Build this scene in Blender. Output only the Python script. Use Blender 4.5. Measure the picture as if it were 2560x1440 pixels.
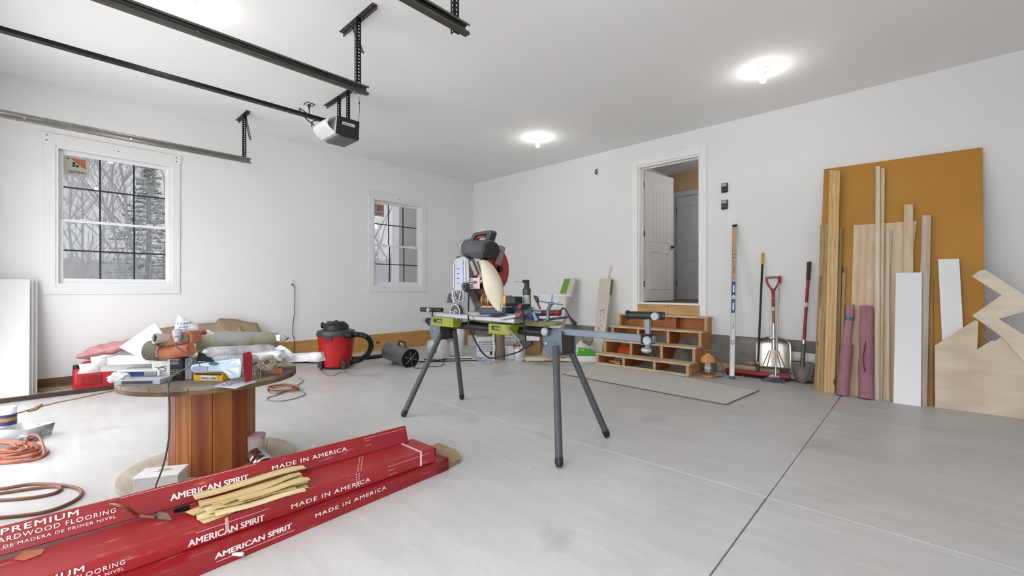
import bpy, math, random
from mathutils import Vector as V, Matrix as MX, noise
random.seed(7)
for o in list(bpy.data.objects): bpy.data.objects.remove(o)
SC=bpy.context.scene; COL=SC.collection
# ---------------- camera, sky, exposure
F=1092.0; TH=math.radians(43.05)
RA=V((math.cos(TH),math.sin(TH),0)); FWD=V((-math.sin(TH),math.cos(TH),0)); UP=V((0,0,1))
CAM=V((7.27443,-6.54487,1.15)); CEIL=3.48
cd=bpy.data.cameras.new('camera'); cam=bpy.data.objects.new('camera',cd); COL.objects.link(cam)
cd.sensor_width=36; cd.lens=36*F/2560; cd.clip_start=.02; cd.clip_end=200
cam.location=CAM; cam.rotation_euler=(math.pi/2,0,TH); SC.camera=cam
SC.view_settings.view_transform='Standard'; SC.view_settings.look='None'
SC.view_settings.gamma=1; SC.view_settings.use_curve_mapping=False
SC.view_settings.exposure=1.16
BULB=44.0; SKY=2.8
w=bpy.data.worlds.new('overcast'); SC.world=w; w.use_nodes=True
nt=w.node_tree; nt.nodes.clear()
bg=nt.nodes.new('ShaderNodeBackground'); wo=nt.nodes.new('ShaderNodeOutputWorld')
tc=nt.nodes.new('ShaderNodeTexCoord'); sp=nt.nodes.new('ShaderNodeSeparateXYZ'); cr=nt.nodes.new('ShaderNodeValToRGB')
nt.links.new(tc.outputs['Generated'],sp.inputs[0]); nt.links.new(sp.outputs['Z'],cr.inputs[0])
cr.color_ramp.elements[0].position=0.0; cr.color_ramp.elements[0].color=(.56,.575,.59,1)
cr.color_ramp.elements[1].position=.5; cr.color_ramp.elements[1].color=(.78,.79,.805,1)
nt.links.new(cr.outputs[0],bg.inputs[0]); bg.inputs[1].default_value=SKY; nt.links.new(bg.outputs[0],wo.inputs[0])

# ---------------- pixel -> world measuring helper (2560x1440 photograph)
def ray(px,py): return RA*((px-1280)/F)+FWD+UP*((720-py)/F)
def W(px,py,x=None,y=None,z=None,d=None,pl=None):
    r=ray(px,py)
    if pl: t=pl[0].dot(pl[1]-CAM)/pl[0].dot(r)
    elif x is not None: t=(x-CAM.x)/r.x
    elif y is not None: t=(y-CAM.y)/r.y
    elif z is not None: t=(z-CAM.z)/r.z
    else: t=d
    return CAM+r*t
def G(px,py,z=0.0): return W(px,py,z=z)

# ---------------- materials
def lin(c):
    if isinstance(c,str): c=tuple(int(c[i:i+2],16)/255 for i in (0,2,4))
    return tuple((v/12.92 if v<=.04045 else ((v+.055)/1.055)**2.4) for v in c)
MATS={}
def mat(name,col,rough=.6,metal=0,var=.08,scale=8,bump=0,stretch=None,spec=.5,trans=0,col2=None,bscale=None):
    if name in MATS: return MATS[name]
    m=bpy.data.materials.new(name); m.use_nodes=True; n=m.node_tree; N=n.nodes; L=n.links
    p=N['Principled BSDF']; c=lin(col)
    p.inputs['Roughness'].default_value=rough; p.inputs['Metallic'].default_value=metal
    p.inputs['Specular IOR Level'].default_value=spec
    if trans: p.inputs['Transmission Weight'].default_value=trans
    t=N.new('ShaderNodeTexCoord'); mp=N.new('ShaderNodeMapping'); L.new(t.outputs['Object'],mp.inputs[0])
    if stretch: mp.inputs['Scale'].default_value=stretch
    no=N.new('ShaderNodeTexNoise'); no.inputs['Scale'].default_value=scale; no.inputs['Detail'].default_value=5
    L.new(mp.outputs[0],no.inputs[0])
    r=N.new('ShaderNodeValToRGB'); r.color_ramp.elements[0].position=.3; r.color_ramp.elements[1].position=.7
    a=tuple(min(1,v*(1-var)) for v in c); b=lin(col2) if col2 else tuple(min(1,v*(1+var)) for v in c)
    r.color_ramp.elements[0].color=(*a,1); r.color_ramp.elements[1].color=(*b,1)
    L.new(no.outputs['Fac'],r.inputs[0]); L.new(r.outputs[0],p.inputs['Base Color'])
    if bump:
        bn=N.new('ShaderNodeTexNoise'); bn.inputs['Scale'].default_value=bscale or scale*4; bn.inputs['Detail'].default_value=3
        L.new(mp.outputs[0],bn.inputs[0])
        bm=N.new('ShaderNodeBump'); bm.inputs['Strength'].default_value=bump; bm.inputs['Distance'].default_value=.01
        L.new(bn.outputs['Fac'],bm.inputs['Height']); L.new(bm.outputs[0],p.inputs['Normal'])
    MATS[name]=m; return m
def wood(name,col,axis='z',col2=None,var=.14,rough=.65,knots=False,grain=1.0):
    if name in MATS: return MATS[name]
    m=bpy.data.materials.new(name); m.use_nodes=True; n=m.node_tree; N=n.nodes; L=n.links
    p=N['Principled BSDF']; p.inputs['Roughness'].default_value=rough; c=lin(col)
    t=N.new('ShaderNodeTexCoord'); mp=N.new('ShaderNodeMapping'); L.new(t.outputs['Object'],mp.inputs[0])
    s=[9*grain,9*grain,9*grain]; s['xyz'.index(axis)]=.7; mp.inputs['Scale'].default_value=s
    no=N.new('ShaderNodeTexNoise'); no.inputs['Scale'].default_value=1.6; no.inputs['Detail'].default_value=6; no.inputs['Distortion'].default_value=1.2
    L.new(mp.outputs[0],no.inputs[0])
    wv=N.new('ShaderNodeTexWave'); wv.inputs['Scale'].default_value=.9; wv.inputs['Distortion'].default_value=6; wv.inputs['Detail'].default_value=3
    L.new(mp.outputs[0],wv.inputs[0])
    mx=N.new('ShaderNodeMath'); mx.operation='ADD'; m2=N.new('ShaderNodeMath'); m2.operation='MULTIPLY'; m2.inputs[1].default_value=.35
    L.new(wv.outputs['Fac'],m2.inputs[0]); L.new(no.outputs['Fac'],mx.inputs[0]); L.new(m2.outputs[0],mx.inputs[1])
    r=N.new('ShaderNodeValToRGB'); r.color_ramp.elements[0].position=.35; r.color_ramp.elements[1].position=.95
    a=tuple(min(1,v*(1+var*.4)) for v in c); b=lin(col2) if col2 else tuple(v*(1-var*2) for v in c)
    r.color_ramp.elements[0].color=(*a,1); r.color_ramp.elements[1].color=(*b,1)
    L.new(mx.outputs[0],r.inputs[0]); out=r.outputs[0]
    if knots:
        m3=N.new('ShaderNodeMapping'); L.new(t.outputs['Object'],m3.inputs[0])
        k=[6,6,6]; k['xyz'.index(axis)]=3.0; m3.inputs['Scale'].default_value=k
        vo=N.new('ShaderNodeTexVoronoi'); vo.inputs['Scale'].default_value=1.0; L.new(m3.outputs[0],vo.inputs[0])
        kr=N.new('ShaderNodeValToRGB'); kr.color_ramp.elements[0].position=.12; kr.color_ramp.elements[0].color=(1,1,1,1)
        kr.color_ramp.elements[1].position=.17; kr.color_ramp.elements[1].color=(0,0,0,1)
        L.new(vo.outputs['Distance'],kr.inputs[0])
        mm=N.new('ShaderNodeMix'); mm.data_type='RGBA'; L.new(kr.outputs[0],mm.inputs[0]); L.new(out,mm.inputs[6])
        mm.inputs[7].default_value=(*tuple(v*.22 for v in c),1); out=mm.outputs[2]
    L.new(out,p.inputs['Base Color'])
    bm=N.new('ShaderNodeBump'); bm.inputs['Strength'].default_value=.15; bm.inputs['Distance'].default_value=.004
    L.new(no.outputs['Fac'],bm.inputs['Height']); L.new(bm.outputs[0],p.inputs['Normal'])
    MATS[name]=m; return m
def emis(name,col,s):
    m=bpy.data.materials.new(name); m.use_nodes=True; n=m.node_tree; n.nodes.clear()
    e=n.nodes.new('ShaderNodeEmission'); e.inputs[0].default_value=(*col,1); e.inputs[1].default_value=s
    o=n.nodes.new('ShaderNodeOutputMaterial'); n.links.new(e.outputs[0],o.inputs[0]); MATS[name]=m; return m
def clear(name,tint=(1,1,1),gloss=.08,alpha=.0,rough=.03):
    # thin clear sheet: transparent + a little glossy + a little diffuse film
    m=bpy.data.materials.new(name); m.use_nodes=True; n=m.node_tree; n.nodes.clear(); N=n.nodes; L=n.links
    o=N.new('ShaderNodeOutputMaterial'); tr=N.new('ShaderNodeBsdfTransparent'); tr.inputs[0].default_value=(*tint,1)
    gl=N.new('ShaderNodeBsdfGlossy'); gl.inputs['Roughness'].default_value=rough
    df=N.new('ShaderNodeBsdfDiffuse'); df.inputs[0].default_value=(.85,.86,.88,1)
    lw=N.new('ShaderNodeFresnel'); lw.inputs[0].default_value=1.35
    m1=N.new('ShaderNodeMixShader'); m2=N.new('ShaderNodeMixShader')
    m1.inputs[0].default_value=alpha; L.new(tr.outputs[0],m1.inputs[1]); L.new(df.outputs[0],m1.inputs[2])
    L.new(lw.outputs[0],m2.inputs[0]); L.new(m1.outputs[0],m2.inputs[1]); L.new(gl.outputs[0],m2.inputs[2])
    L.new(m2.outputs[0],o.inputs[0]); MATS[name]=m; return m

# ---------------- mesh builder (world coordinates, or any frame given by matrix)
class MB:
    def __init__(s,M=None): s.v=[];s.f=[];s.M=M or MX.Identity(4)
    def add(s,vs,fs):
        k=len(s.v); s.v+= [s.M@V(q) for q in vs]; s.f+=[tuple(i+k for i in f) for f in fs]; return s
    def box(s,a,b):
        x0,y0,z0=[min(a[i],b[i]) for i in range(3)]; x1,y1,z1=[max(a[i],b[i]) for i in range(3)]
        return s.add([(x0,y0,z0),(x1,y0,z0),(x1,y1,z0),(x0,y1,z0),(x0,y0,z1),(x1,y0,z1),(x1,y1,z1),(x0,y1,z1)],
          [(0,3,2,1),(4,5,6,7),(0,1,5,4),(1,2,6,5),(2,3,7,6),(3,0,4,7)])
    def cbox(s,c,sz,M=None):
        c=V(c); h=V(sz)/2; old=s.M
        if M is not None: s.M=s.M@MX.Translation(c)@M.to_4x4(); c=V((0,0,0))
        s.box(c-h,c+h); s.M=old; return s
    def frame(s,o,ax,ay,az,sz):   # oriented box from corner o along unit axes with sizes
        o=V(o); ax=V(ax).normalized()*sz[0]; ay=V(ay).normalized()*sz[1]; az=V(az).normalized()*sz[2]
        p=[o,o+ax,o+ax+ay,o+ay]; return s.add(p+[q+az for q in p],[(0,3,2,1),(4,5,6,7),(0,1,5,4),(1,2,6,5),(2,3,7,6),(3,0,4,7)])
    def ring(s,c,t,r,n,ref=None,ph=0):
        t=V(t).normalized(); u=t.cross(ref or (V((0,0,1)) if abs(t.z)<.9 else V((1,0,0)))).normalized(); w=t.cross(u)
        return [V(c)+(u*math.cos(2*math.pi*i/n+ph)+w*math.sin(2*math.pi*i/n+ph))*r for i in range(n)]
    def cyl(s,p0,p1,r0,r1=None,n=16,caps=True,ph=0):
        r1=r0 if r1 is None else r1; t=V(p1)-V(p0); a=s.ring(p0,t,r0,n,ph=ph); b=s.ring(p1,t,r1,n,ph=ph)
        fs=[(i,(i+1)%n,n+(i+1)%n,n+i) for i in range(n)]
        if caps: fs+=[tuple(range(n-1,-1,-1)),tuple(range(n,2*n))]
        return s.add(a+b,fs)
    def lathe(s,o,axis,prof,n=24):   # prof: [(r,h)...]
        axis=V(axis).normalized(); vs=[];fs=[]
        for r,h in prof: vs+=s.ring(V(o)+axis*h,axis,max(r,1e-4),n)
        for k in range(len(prof)-1):
            for i in range(n): fs.append((k*n+i,k*n+(i+1)%n,(k+1)*n+(i+1)%n,(k+1)*n+i))
        fs+=[tuple(range(n-1,-1,-1)),tuple(range((len(prof)-1)*n,len(prof)*n))]
        return s.add(vs,fs)
    def tube(s,pts,r,n=8,sm=0,closed=False):
        pts=[V(p) for p in pts]
        if sm: pts=smooth(pts,sm,closed)
        N=len(pts); vs=[];fs=[]; u=None
        for i,p in enumerate(pts):
            a=pts[(i-1)%N] if (i or closed) else p; b=pts[(i+1)%N] if (i<N-1 or closed) else p
            t=(b-a); t=t.normalized() if t.length>1e-9 else V((0,0,1))
            if u is None:
                u=t.cross(V((0,0,1)) if abs(t.z)<.9 else V((1,0,0))).normalized()
            else:
                u=(u-t*u.dot(t)); u=u.normalized() if u.length>1e-6 else t.orthogonal().normalized()
            w=t.cross(u); rr=r(i/(N-1)) if callable(r) else r
            vs+=[p+(u*math.cos(2*math.pi*j/n)+w*math.sin(2*math.pi*j/n))*rr for j in range(n)]
        M_=N if closed else N-1
        for i in range(M_):
            for j in range(n):
                a=i*n+j;b=i*n+(j+1)%n;c=((i+1)%N)*n+(j+1)%n;d=((i+1)%N)*n+j; fs.append((a,b,c,d))
        if not closed: fs+=[tuple(range(n-1,-1,-1)),tuple(range((N-1)*n,N*n))]
        return s.add(vs,fs)
    def prism(s,poly,ext):    # planar polygon (3D points) extruded by vector
        n=len(poly); e=V(ext); vs=[V(p) for p in poly]+[V(p)+e for p in poly]
        return s.add(vs,[tuple(range(n-1,-1,-1)),tuple(range(n,2*n))]+[(i,(i+1)%n,n+(i+1)%n,n+i) for i in range(n)])
    def grid(s,fn,nu,nv):
        vs=[fn(i/nu,j/nv) for j in range(nv+1) for i in range(nu+1)]
        return s.add(vs,[(j*(nu+1)+i,j*(nu+1)+i+1,(j+1)*(nu+1)+i+1,(j+1)*(nu+1)+i) for j in range(nv) for i in range(nu)])
    def sphere(s,c,r,n=16,m=10):
        c=V(c); r=V((r,r,r)) if not hasattr(r,'__len__') else V(r)
        vs=[];fs=[]
        for j in range(m+1):
            a=math.pi*j/m
            for i in range(n):
                b=2*math.pi*i/n; vs.append((c.x+r.x*math.sin(a)*math.cos(b),c.y+r.y*math.sin(a)*math.sin(b),c.z+r.z*math.cos(a)))
        for j in range(m):
            for i in range(n): fs.append((j*n+i,(j+1)*n+i,(j+1)*n+(i+1)%n,j*n+(i+1)%n))
        return s.add(vs,fs)
def smooth(pts,k,closed=False):
    out=[];N=len(pts)
    for i in range(N if closed else N-1):
        p0=pts[(i-1)%N] if (i or closed) else pts[0]; p1=pts[i]; p2=pts[(i+1)%N]; p3=pts[(i+2)%N] if (i+2<N or closed) else pts[-1]
        for j in range(k):
            t=j/k; out.append(.5*((2*p1)+(p2-p0)*t+(2*p0-5*p1+4*p2-p3)*t*t+(3*p1-p0-3*p2+p3)*t**3))
    if not closed: out.append(pts[-1])
    return out
RT={}   # world matrix of every root
def tag(o,label=None,cat=None,group=None,kind=None):
    if label: o['label']=label
    if cat: o['category']=cat
    if group: o['group']=group
    if kind: o['kind']=kind
    return o
def thing(name,label=None,cat=None,loc=(0,0,0),rz=0,group=None,kind=None):
    o=bpy.data.objects.new(name,None); COL.objects.link(o); o.location=loc; o.rotation_euler=(0,0,rz); o.empty_display_size=.05
    RT[o.name]=MX.Translation(V(loc))@MX.Rotation(rz,4,'Z'); return tag(o,label,cat,group,kind)
def part(name,mb,m,parent=None,label=None,cat=None,group=None,kind=None,bevel=0,solid=0,flat=False,ang=38,loc=None,sub=0,doubles=False):
    """one mesh object; mb vertices are world coordinates, stored relative to the parent's root (or to loc)"""
    M=MX.Identity(4)
    if parent is not None: M=RT[parent.name]
    elif loc is not None: M=MX.Translation(V(loc))
    elif mb.v:
        c=sum(mb.v,V((0,0,0)))/len(mb.v); z=min(q.z for q in mb.v); M=MX.Translation(V((c.x,c.y,z)))
    Mi=M.inverted(); me=bpy.data.meshes.new(name)
    me.from_pydata([tuple(Mi@q) for q in mb.v],[],mb.f); me.update()
    for mm in (m if isinstance(m,(list,tuple)) else [m]): me.materials.append(mm)
    import bmesh
    bm=bmesh.new(); bm.from_mesh(me)
    if doubles: bmesh.ops.remove_doubles(bm,verts=bm.verts,dist=1e-5)
    bmesh.ops.recalc_face_normals(bm,faces=bm.faces); bm.to_mesh(me); bm.free()
    if not flat:
        me.polygons.foreach_set('use_smooth',[True]*len(me.polygons)); me.set_sharp_from_angle(angle=math.radians(ang))
    o=bpy.data.objects.new(name,me); COL.objects.link(o)
    if parent is not None: o.parent=parent; RT[o.name]=M
    else: o.matrix_world=M; o.location=M.translation; RT[o.name]=M
    if solid:
        q=o.modifiers.new('s','SOLIDIFY'); q.thickness=solid; q.offset=0
    if sub:
        q=o.modifiers.new('u','SUBSURF'); q.levels=sub; q.render_levels=sub
    if bevel:
        q=o.modifiers.new('b','BEVEL'); q.width=bevel; q.segments=2; q.limit_method='ANGLE'; q.angle_limit=math.radians(35)
    return tag(o,label,cat,group,kind)
def text(name,s,size,M,m,parent,bold=0,space=1.0,sx=1.0,extr=.0004):
    """lettering as a mesh; M places the text's local XY plane in the world"""
    c=bpy.data.curves.new('t','FONT'); c.body=s; c.size=size; c.space_character=space; c.offset=bold; c.extrude=extr; c.resolution_u=3
    o=bpy.data.objects.new('t',c); COL.objects.link(o); dg=bpy.context.evaluated_depsgraph_get(); me=bpy.data.meshes.new_from_object(o.evaluated_get(dg))
    bpy.data.objects.remove(o); b=MB(); b.M=M@MX.Diagonal((sx,1,1,1)); b.add([v.co for v in me.vertices],[tuple(p.vertices) for p in me.polygons])
    return part(name,b,m,parent,flat=True)
def face_M(o,xdir,updir):
    x=V(xdir).normalized(); n=x.cross(V(updir)).normalized(); y=n.cross(x); o=V(o)
    return MX(((x.x,y.x,n.x,o.x),(x.y,y.y,n.y,o.y),(x.z,y.z,n.z,o.z),(0,0,0,1)))
def slab(P,t):     # quad or polygon in front, thickness pushed away from camera
    P=[V(p) for p in P]; n=(P[1]-P[0]).cross(P[-1]-P[0]).normalized()
    if n.dot(P[0]-CAM)<0: n=-n
    return MB().prism(P,n*t)
# ================= SETTING
WALL=mat('painted_drywall','ededed',.75,var=.012,scale=1.2,bump=.02,bscale=60,spec=.25)
CEILM=mat('ceiling_paint','f4f4f4',.85,var=.01,scale=1,spec=.15)
TRIM=mat('white_trim_paint','f2f2f2',.4,var=.01,scale=3)
TRIMG=mat('primed_casing','eaeaeb',.55,var=.015,scale=3)
VINYL=mat('white_vinyl','f0f0f2',.3,var=.01)
BLACK=mat('black_plastic','161617',.45,var=.1)
BLKM=mat('black_metal','1b1b1d',.4,metal=.6,var=.1)
STEEL=mat('galvanised_steel','9c9da0',.35,metal=.9,var=.12,scale=20)
CHROME=mat('bright_metal','d0d2d6',.22,metal=1,var=.06)
DARKST=mat('dark_steel','5a5956',.4,metal=.8,var=.15,scale=14)
CONC=mat('foundation_concrete','8a8681',.9,var=.22,scale=5,bump=.3)
def concrete_floor():
    m=bpy.data.materials.new('polished_concrete'); m.use_nodes=True; n=m.node_tree; N=n.nodes; L=n.links; p=N['Principled BSDF']
    t=N.new('ShaderNodeTexCoord')
    def noi(sc,det,mapping=None,dist=0,rot=0):
        q=N.new('ShaderNodeTexNoise'); q.inputs['Scale'].default_value=sc; q.inputs['Detail'].default_value=det; q.inputs['Distortion'].default_value=dist
        if mapping:
            mp=N.new('ShaderNodeMapping'); mp.inputs['Scale'].default_value=mapping; mp.inputs['Rotation'].default_value=(0,0,rot); L.new(t.outputs['Object'],mp.inputs[0]); L.new(mp.outputs[0],q.inputs[0])
        else: L.new(t.outputs['Object'],q.inputs[0])
        return q.outputs['Fac']
    def ramp(f,a,ca,b,cb):
        r=N.new('ShaderNodeValToRGB'); r.color_ramp.elements[0].position=a; r.color_ramp.elements[0].color=(*ca,1)
        r.color_ramp.elements[1].position=b; r.color_ramp.elements[1].color=(*cb,1); L.new(f,r.inputs[0]); return r.outputs[0]
    base=ramp(noi(.9,6,None,.6),.3,lin('c0bfbe'),.72,lin('cfcecd'))
    st=ramp(noi(2.2,5,(1,5,1),.8,.5),.42,(.93,.93,.932),.62,(1,1,1))
    fine=ramp(noi(60,3),.35,(.95,.95,.95),.65,(1,1,1))
    def mul(a,b):
        q=N.new('ShaderNodeMix'); q.data_type='RGBA'; q.blend_type='MULTIPLY'; q.inputs[0].default_value=1; L.new(a,q.inputs[6]); L.new(b,q.inputs[7]); return q.outputs[2]
    c=mul(mul(base,st),fine)
    bl=ramp(noi(1.7,4,None,.4),.62,(0,0,0),.8,(1,1,1)) # smudges
    q=N.new('ShaderNodeMix'); q.data_type='RGBA'; L.new(bl,q.inputs[0]); L.new(c,q.inputs[6]); q.inputs[7].default_value=(*lin('a3a3a4'),1); c=q.outputs[2]
    # paint and plaster specks
    vo=N.new('ShaderNodeTexVoronoi'); vo.inputs['Scale'].default_value=3.2; L.new(t.outputs['Object'],vo.inputs[0])
    no2=N.new('ShaderNodeTexNoise'); no2.inputs['Scale'].default_value=30; L.new(t.outputs['Object'],no2.inputs[0])
    ad=N.new('ShaderNodeMath'); ad.operation='MULTIPLY_ADD'; ad.inputs[1].default_value=.12; L.new(no2.outputs['Fac'],ad.inputs[0]); L.new(vo.outputs['Distance'],ad.inputs[2])
    sp=ramp(ad.outputs[0],.085,(1,1,1),.1,(0,0,0))
    q=N.new('ShaderNodeMix'); q.data_type='RGBA'; L.new(sp,q.inputs[0]); L.new(c,q.inputs[6]); q.inputs[7].default_value=(*lin('dededd'),1); c=q.outputs[2]
    L.new(c,p.inputs['Base Color'])
    rg=ramp(noi(1.5,5,None,.5),.3,(.34,.34,.34),.7,(.5,.5,.5)); L.new(rg,p.inputs['Roughness'])
    p.inputs['Specular IOR Level'].default_value=.45
    return m
FLOORM=concrete_floor()
JX=[-.16,2.42,6.66,9.15]; JY=[-7.3,-3.83,.2]
fl=part('floor',MB().box((-.16,-7.3,-.15),(9.15,.2,-.02)),CONC,kind='structure',loc=(0,0,-.15))
for i in range(3):
    for j in range(2):
        part('slab',MB().box((JX[i]+.0025,JY[j]+.0025,-.02),(JX[i+1]-.0025,JY[j+1]-.0025,0)),FLOORM,fl,bevel=.003)
part('ceiling',MB().box((-.16,-7.3,CEIL),(9.15,.2,CEIL+.12)),CEILM,kind='structure',loc=(0,0,CEIL))
WZ0,WZ1=1.18,2.79; WY=[(-6.457,-5.381),(-2.459,-1.393)]
b=MB()
def wx(y0,y1,z0,z1): b.box((-.16,y0,z0),(0,y1,z1))
wx(-7.3,.2,0,.33) if 0 else None
yy=-7.3
for (a,c) in WY:
    wx(yy,a,.30,CEIL); wx(a,c,.30,WZ0); wx(a,c,WZ1,CEIL); yy=c
wx(yy,.2,.30,CEIL)
wl=part('wall_left',b,WALL,kind='structure',loc=(0,-3.5,.3),flat=True)
part("footing",MB().box((-.16,-7.3,0),(-.03,.2,.30)),mat('raw_footing','7a7268',.9,var=.2),wl)
DX0,DX1,DZ0,DZ1=3.945,4.925,.92,3.115
b=MB(); b.box((-.0,0,.485),(DX0,.15,CEIL)); b.box((DX1,0,.485),(9.0,.15,CEIL)); b.box((DX0,0,DZ1),(DX1,.15,CEIL)); b.box((DX0,0,.485),(DX1,.15,.72))
wb=part('wall_back',b,WALL,kind='structure',loc=(4.5,0,.49),flat=True)
fd=part('foundation',MB().box((0,.02,0),(9,.16,.485)),CONC,wb)
part('wall_right',MB().box((9,-7.3,0),(9.15,.2,CEIL)),WALL,kind='structure')
b=MB(); Y0,Y1=-7.25,-7.1
for x0,x1 in ((0,.7),(3.9,5.0),(8.2,9.0)): b.box((x0,Y0,0),(x1,Y1,CEIL))
for x0,x1 in ((.7,3.9),(5.0,8.2)): b.box((x0,Y0,2.85),(x1,Y1,CEIL))  # doorways left without doors and widened to add fill daylight
part('wall_front',b,WALL,kind='structure',loc=(4.5,-7.2,0),flat=True)
# timber sill boards at the foot of the window wall
PINE=wood('pine_board_y','cfa36a','y',col2='b98748',knots=True); PINEZ=wood('pine_board_z','d8bd8c','z',col2='bf9a62',knots=True)
PINEX=wood('pine_board_x','cda873','x',col2='b68d58'); BROWNY=wood('weathered_board','80694c','y',col2='5f4b35')
bl=part('baseboard_left',MB().box((-.03,-3.05,0.0),(.012,-.02,.305)),PINE,kind='structure',bevel=.003)
part('plank',MB().box((-.03,-5.25,0),(.012,-3.056,.303)),PINE,bl,bevel=.003)
part('plank',MB().box((-.03,-7.2,0),(.004,-5.256,.115)),BROWNY,bl,bevel=.003)
part('plank',MB().box((-.03,-7.2,.118),(-.0,-5.256,.30)),WALL,bl)
part('trim_1',MB().box((.004,-7.2,0),(.16,-5.5,.022)),wood('pale_ledge','a08c68','y',col2='8a7656'),kind='structure',bevel=.003)
# ---- windows
GLASS=clear('window_glass',(.43,.43,.435),alpha=.04)  # grey tint put into the panes dims the bright view outside
MUNT=mat('dark_grille','23262b',.4)
def window(n,y0,y1):
    t=thing('window_%d'%n,loc=(0,(y0+y1)/2,WZ0),kind='structure')
    c=.1; o=.016
    part('casing',MB().box((0,y0-c,WZ0),(o,y0,WZ1)),TRIMG,t,bevel=.002)
    part('casing',MB().box((0,y1,WZ0),(o,y1+c-.02,WZ1)),TRIMG,t,bevel=.002)
    part('casing',MB().prism([(0,y0-c,WZ1),(0,y1+c-.02,WZ1),(0,y1+c+.0,WZ1+.13),(0,y0-c-.02,WZ1+.13)],(.019,0,0)),TRIMG,t,bevel=.002)
    part('casing',MB().box((0,y0-c,WZ0-.105),(o,y1+c-.02,WZ0)),TRIMG,t,bevel=.002)
    for yv,zv in ((y0-c+.03,WZ1+.1),(y0-c+.03,WZ1+.045),((y0+y1)/2,WZ1+.05),(y1+c-.06,WZ1+.1),(y1+c-.06,WZ1+.045)):
        part('nail_head',MB().cyl((.019,yv,zv),(.0205,yv,zv),.007,n=8),BLKM,t)
    b=MB(); j=.022
    for a,e in (((y0,WZ0),(y0+j,WZ1)),((y1-j,WZ0),(y1,WZ1)),((y0+j,WZ1-j),(y1-j,WZ1)),((y0+j,WZ0),(y1-j,WZ0+j))): b.box((-.15,a[0],a[1]),(.004,e[0],e[1]))
    part('jamb',b,VINYL,t)
    y0+=j;y1-=j; z0=WZ0+j;z1=WZ1-j; zm=1.93
    def sash(nm,x0,x1,za,zb,lo,hi):
        f=.042; b=MB()
        b.box((x0,y0,za),(x1,y0+f,zb)); b.box((x0,y1-f,za),(x1,y1,zb)); b.box((x0,y0+f,zb-hi),(x1,y1-f,zb)); b.box((x0,y0+f,za),(x1,y1-f,za+lo))
        s=part(nm,b,VINYL,t,bevel=.003)
        ga,gb,ha,hb=y0+f,y1-f,za+lo,zb-hi; xm=(x0+x1)/2
        part('pane',MB().box((xm-.003,ga,ha),(xm+.003,gb,hb)),GLASS,s,flat=True)
        g=.0085
        for k in (1,2):
            yv=ga+(gb-ga)*k/3; part('muntin',MB().box((xm-.008,yv-g,ha),(xm+.008,yv+g,hb)),MUNT,s)
        zv=(ha+hb)/2; part('muntin',MB().box((xm-.0085,ga,zv-g),(xm+.0085,gb,zv+g)),MUNT,s)
        return ga,gb,ha,hb,xm,s
    U=sash('upper_sash',-.115,-.085,zm,z1,.03,.045); Lw=sash('lower_sash',-.083,-.053,z0,zm+.03,.06,.032)
    part('latch',MB().box((-.053,(y0*.8+y1*.2)-.03,zm+.03),(-.03,(y0*.8+y1*.2)+.03,zm+.045)),VINYL,t,bevel=.003)
    part('latch',MB().box((-.053,(y0*.2+y1*.8)-.03,zm+.03),(-.03,(y0*.2+y1*.8)+.03,zm+.045)),VINYL,t,bevel=.003)
    # maker's sticker seen from behind (mirror-image print)
    ga,gb,ha,hb,xm,s=U; st=part('sticker',MB().box((xm+.004,ga+.004,hb-.235),(xm+.006,ga+.215,hb-.01)),mat('sticker_paper','b3aea5',.7,var=.05),s)
    RDB=mat('sticker_rust','a85f3c',.7,var=.2); 
    part('print',MB().prism([(xm+.0065,ga+.055,hb-.03),(xm+.0065,ga+.19,hb-.03),(xm+.0065,ga+.19,hb-.15)],(.0006,0,0)),RDB,s)
    b=MB(); 
    for q,r_ in ((0,0),(1,0),(0,1)): b.box((xm+.0072,ga+.075+q*.03,hb-.13+r_*.03),(xm+.0076,ga+.1+q*.03,hb-.105+r_*.03))
    b.box((xm+.0072,ga+.03,hb-.045),(xm+.0076,ga+.05,hb-.03)); part('print',b,BLACK,s)
    M=face_M((xm+.0068,ga+.19,hb-.205),(0,1,0),(0,0,1))@MX.Diagonal((-1,1,1,1))
    text('lettering','UNITED',.042,M,BLACK,s,bold=.0008)
window(1,*WY[0]); window(2,*WY[1])
# ---- entry door with hallway behind
t=thing('door_1',loc=(4.435,0,DZ0),kind='structure')
c=.095; KZ=.725
part('casing',MB().box((DX0-c,-.02,KZ),(DX0,0,DZ1+c)),TRIM,t,bevel=.003)
part('casing',MB().box((DX1,-.02,KZ),(DX1+c,0,DZ1+c)),TRIM,t,bevel=.003)
part('casing',MB().box((DX0,-.021,DZ1),(DX1,0,DZ1+c)),TRIM,t,bevel=.003)
b=MB(); b.box((DX0,0,DZ0),(DX0+.025,.17,DZ1)); b.box((DX1-.025,0,DZ0),(DX1,.17,DZ1)); b.box((DX0+.025,0,DZ1-.03),(DX1-.025,.17,DZ1))
b.box((DX0+.025,.09,DZ0),(DX0+.04,.12,DZ1-.03)); b.box((DX1-.04,.09,DZ0),(DX1-.025,.12,DZ1-.03)); b.box((DX0+.04,.09,DZ1-.045),(DX1-.04,.12,DZ1-.03))
part('jamb',b,TRIM,t,bevel=.002)
part('threshold',MB().box((DX0-.005,-.03,DZ0-.025),(DX1+.005,.17,DZ0)),TRIM,t,bevel=.003)
xm=4.44
part('kick_board',MB().box((DX0,-.012,.74),(xm-.002,.02,DZ0-.026)),PINEX,t,bevel=.002)
part('kick_board',MB().box((xm+.002,-.012,.74),(DX1,.02,DZ0-.026)),PINEX,t,bevel=.002)
HX,HY=DX0+.045,.155
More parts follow.
